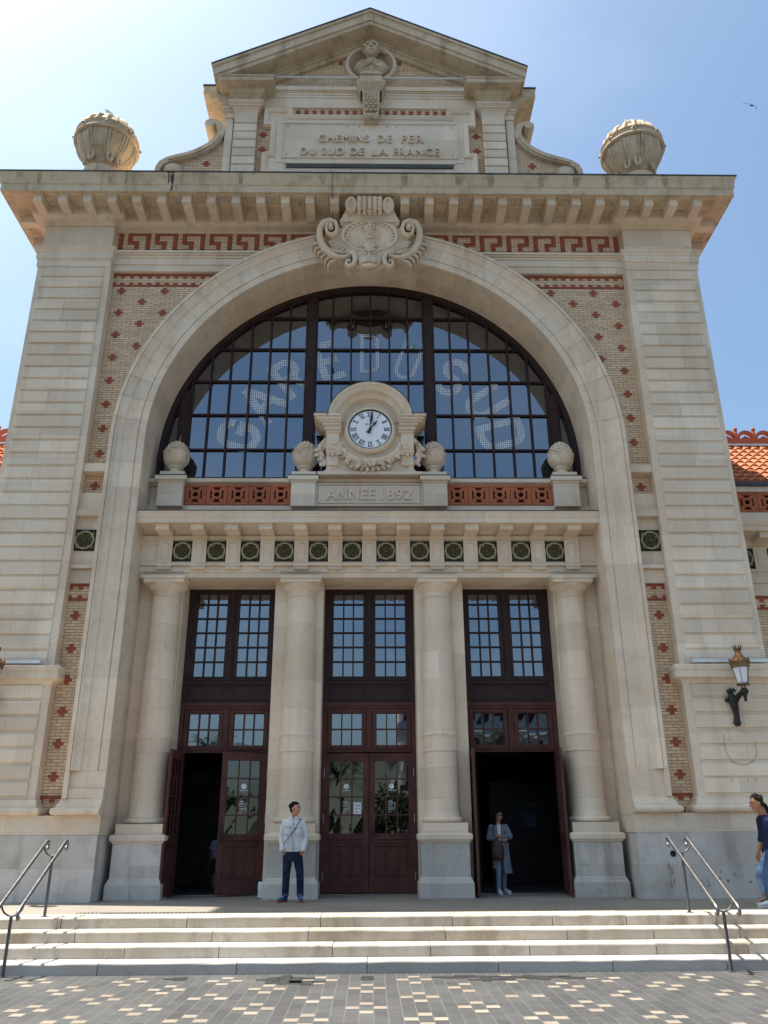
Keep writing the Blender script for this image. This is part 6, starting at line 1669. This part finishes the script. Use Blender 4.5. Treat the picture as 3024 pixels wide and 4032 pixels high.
def tree(label,x,y,h,w,seed,n=2600):
    P=thing('leafy_tree',label,'tree',(x,y,PZ),group='leafy trees on the square'); r=random.Random(seed)
    t=MB(); t.tube([(0,0,0),(.05,0,h*.3),(.0,.1,h*.6)],[.22,.16,.08],8)
    for k in range(7): a=r.uniform(0,2*PI); t.tube([(0,0,h*.3),(w*.3*math.cos(a),w*.3*math.sin(a),h*.55),(w*.45*math.cos(a),w*.45*math.sin(a),h*.75)],[.10,.06,.03],6)
    t.build('trunk',['bark'],P); f=MB()
    cl=[(r.gauss(0,w*.26),r.gauss(0,w*.26),h*r.uniform(.38,.95),r.uniform(.5,1.1)*w*.22) for _ in range(26)]
    for _ in range(n):
        c=r.choice(cl); d=Vector((r.gauss(0,1),r.gauss(0,1),r.gauss(0,1))).normalized()*c[3]*r.uniform(.6,1.1); q=Vector(c[:3])+d; u=Vector((r.gauss(0,1),r.gauss(0,1),r.gauss(0,1))).normalized(); v_=u.orthogonal().normalized(); s=r.uniform(.10,.2)
        f.add([tuple(q-u*s),tuple(q+v_*s*.5),tuple(q+u*s),tuple(q-v_*s*.5)],[(0,1,2,3)],0)
    f.build('crown',['leaf'],P)
palm('slender palm reflected in the left doorway glass',-12.5,-46,8.2,1); palm('shorter palm reflected in the middle door glass',-2.6,-44,6.4,2); palm('palm beyond the trees, facing the right doorway',10.5,-50,8.8,3)
for i,(x,y,h,w) in enumerate(((-20,-47,4.2,5),(-8.5,-43,3.6,5),(-5.0,-45,4.2,4.5),(1.2,-43,4.6,4.8),(4.2,-42,4.0,4.2),(7.4,-44,6.8,4.8),(12.5,-46,7.4,5.5),(15.5,-43,5.2,5))):
    tree(['broad low tree at the far left of the square','low bush-like tree beside the slender palm','rounded tree left of the shorter palm','rounded tree opposite the middle doors','low spreading tree right of the middle doors','tall narrow tree before the flats','tallest leafy tree before the flats','broad tree at the right end of the square'][i],x,y,h,w,40+i)
bk=thing('apartment_block','pale apartment block with glazed balconies across the square','building',(14,-74,PZ))
w=MB(); w.box(-11,14,-12,0,0,17,0); w.build('wall',[paint('pale_render',(.50,.48,.45),.9,.08)],bk)
for k in range(5):
    b=MB(); b.box(-11.2,14.2,0,1.4,2.9+3.1*k,3.1+3.1*k,0); b.box(-11.2,14.2,1.3,1.4,3.1+3.1*k,4.0+3.1*k,1); b.build('balcony',['paper','glass'],bk)
    for q in range(7): d=MB(); d.bbox(-10.2+3.4*q,-8.2+3.4*q,.0,.06,3.2+3.1*k,5.4+3.1*k,.01); d.build('window',['frame'],bk)
hl=MB(); r=random.Random(5); n=60; vs=[]; fs=[]
for i in range(n+1):
    a=R(200+140*i/n); d=850; hgt=70+45*math.sin(i*.23)+18*math.sin(i*.71+1)
    for q,(dd,hh) in enumerate(((0,0),(60,.55),(160,1.0),(300,.6))): vs.append(((d+dd)*math.cos(a),(d+dd)*math.sin(a),hgt*hh+PZ))
for i in range(n):
    for q in range(3): fs.append((i*4+q,i*4+4+q,i*4+5+q,i*4+q+1))
hl.add(vs,fs,0); tag(hl.build('hills',[leafmat('hill_scrub',(.05,.07,.05),(.11,.12,.09))]),kind='structure')
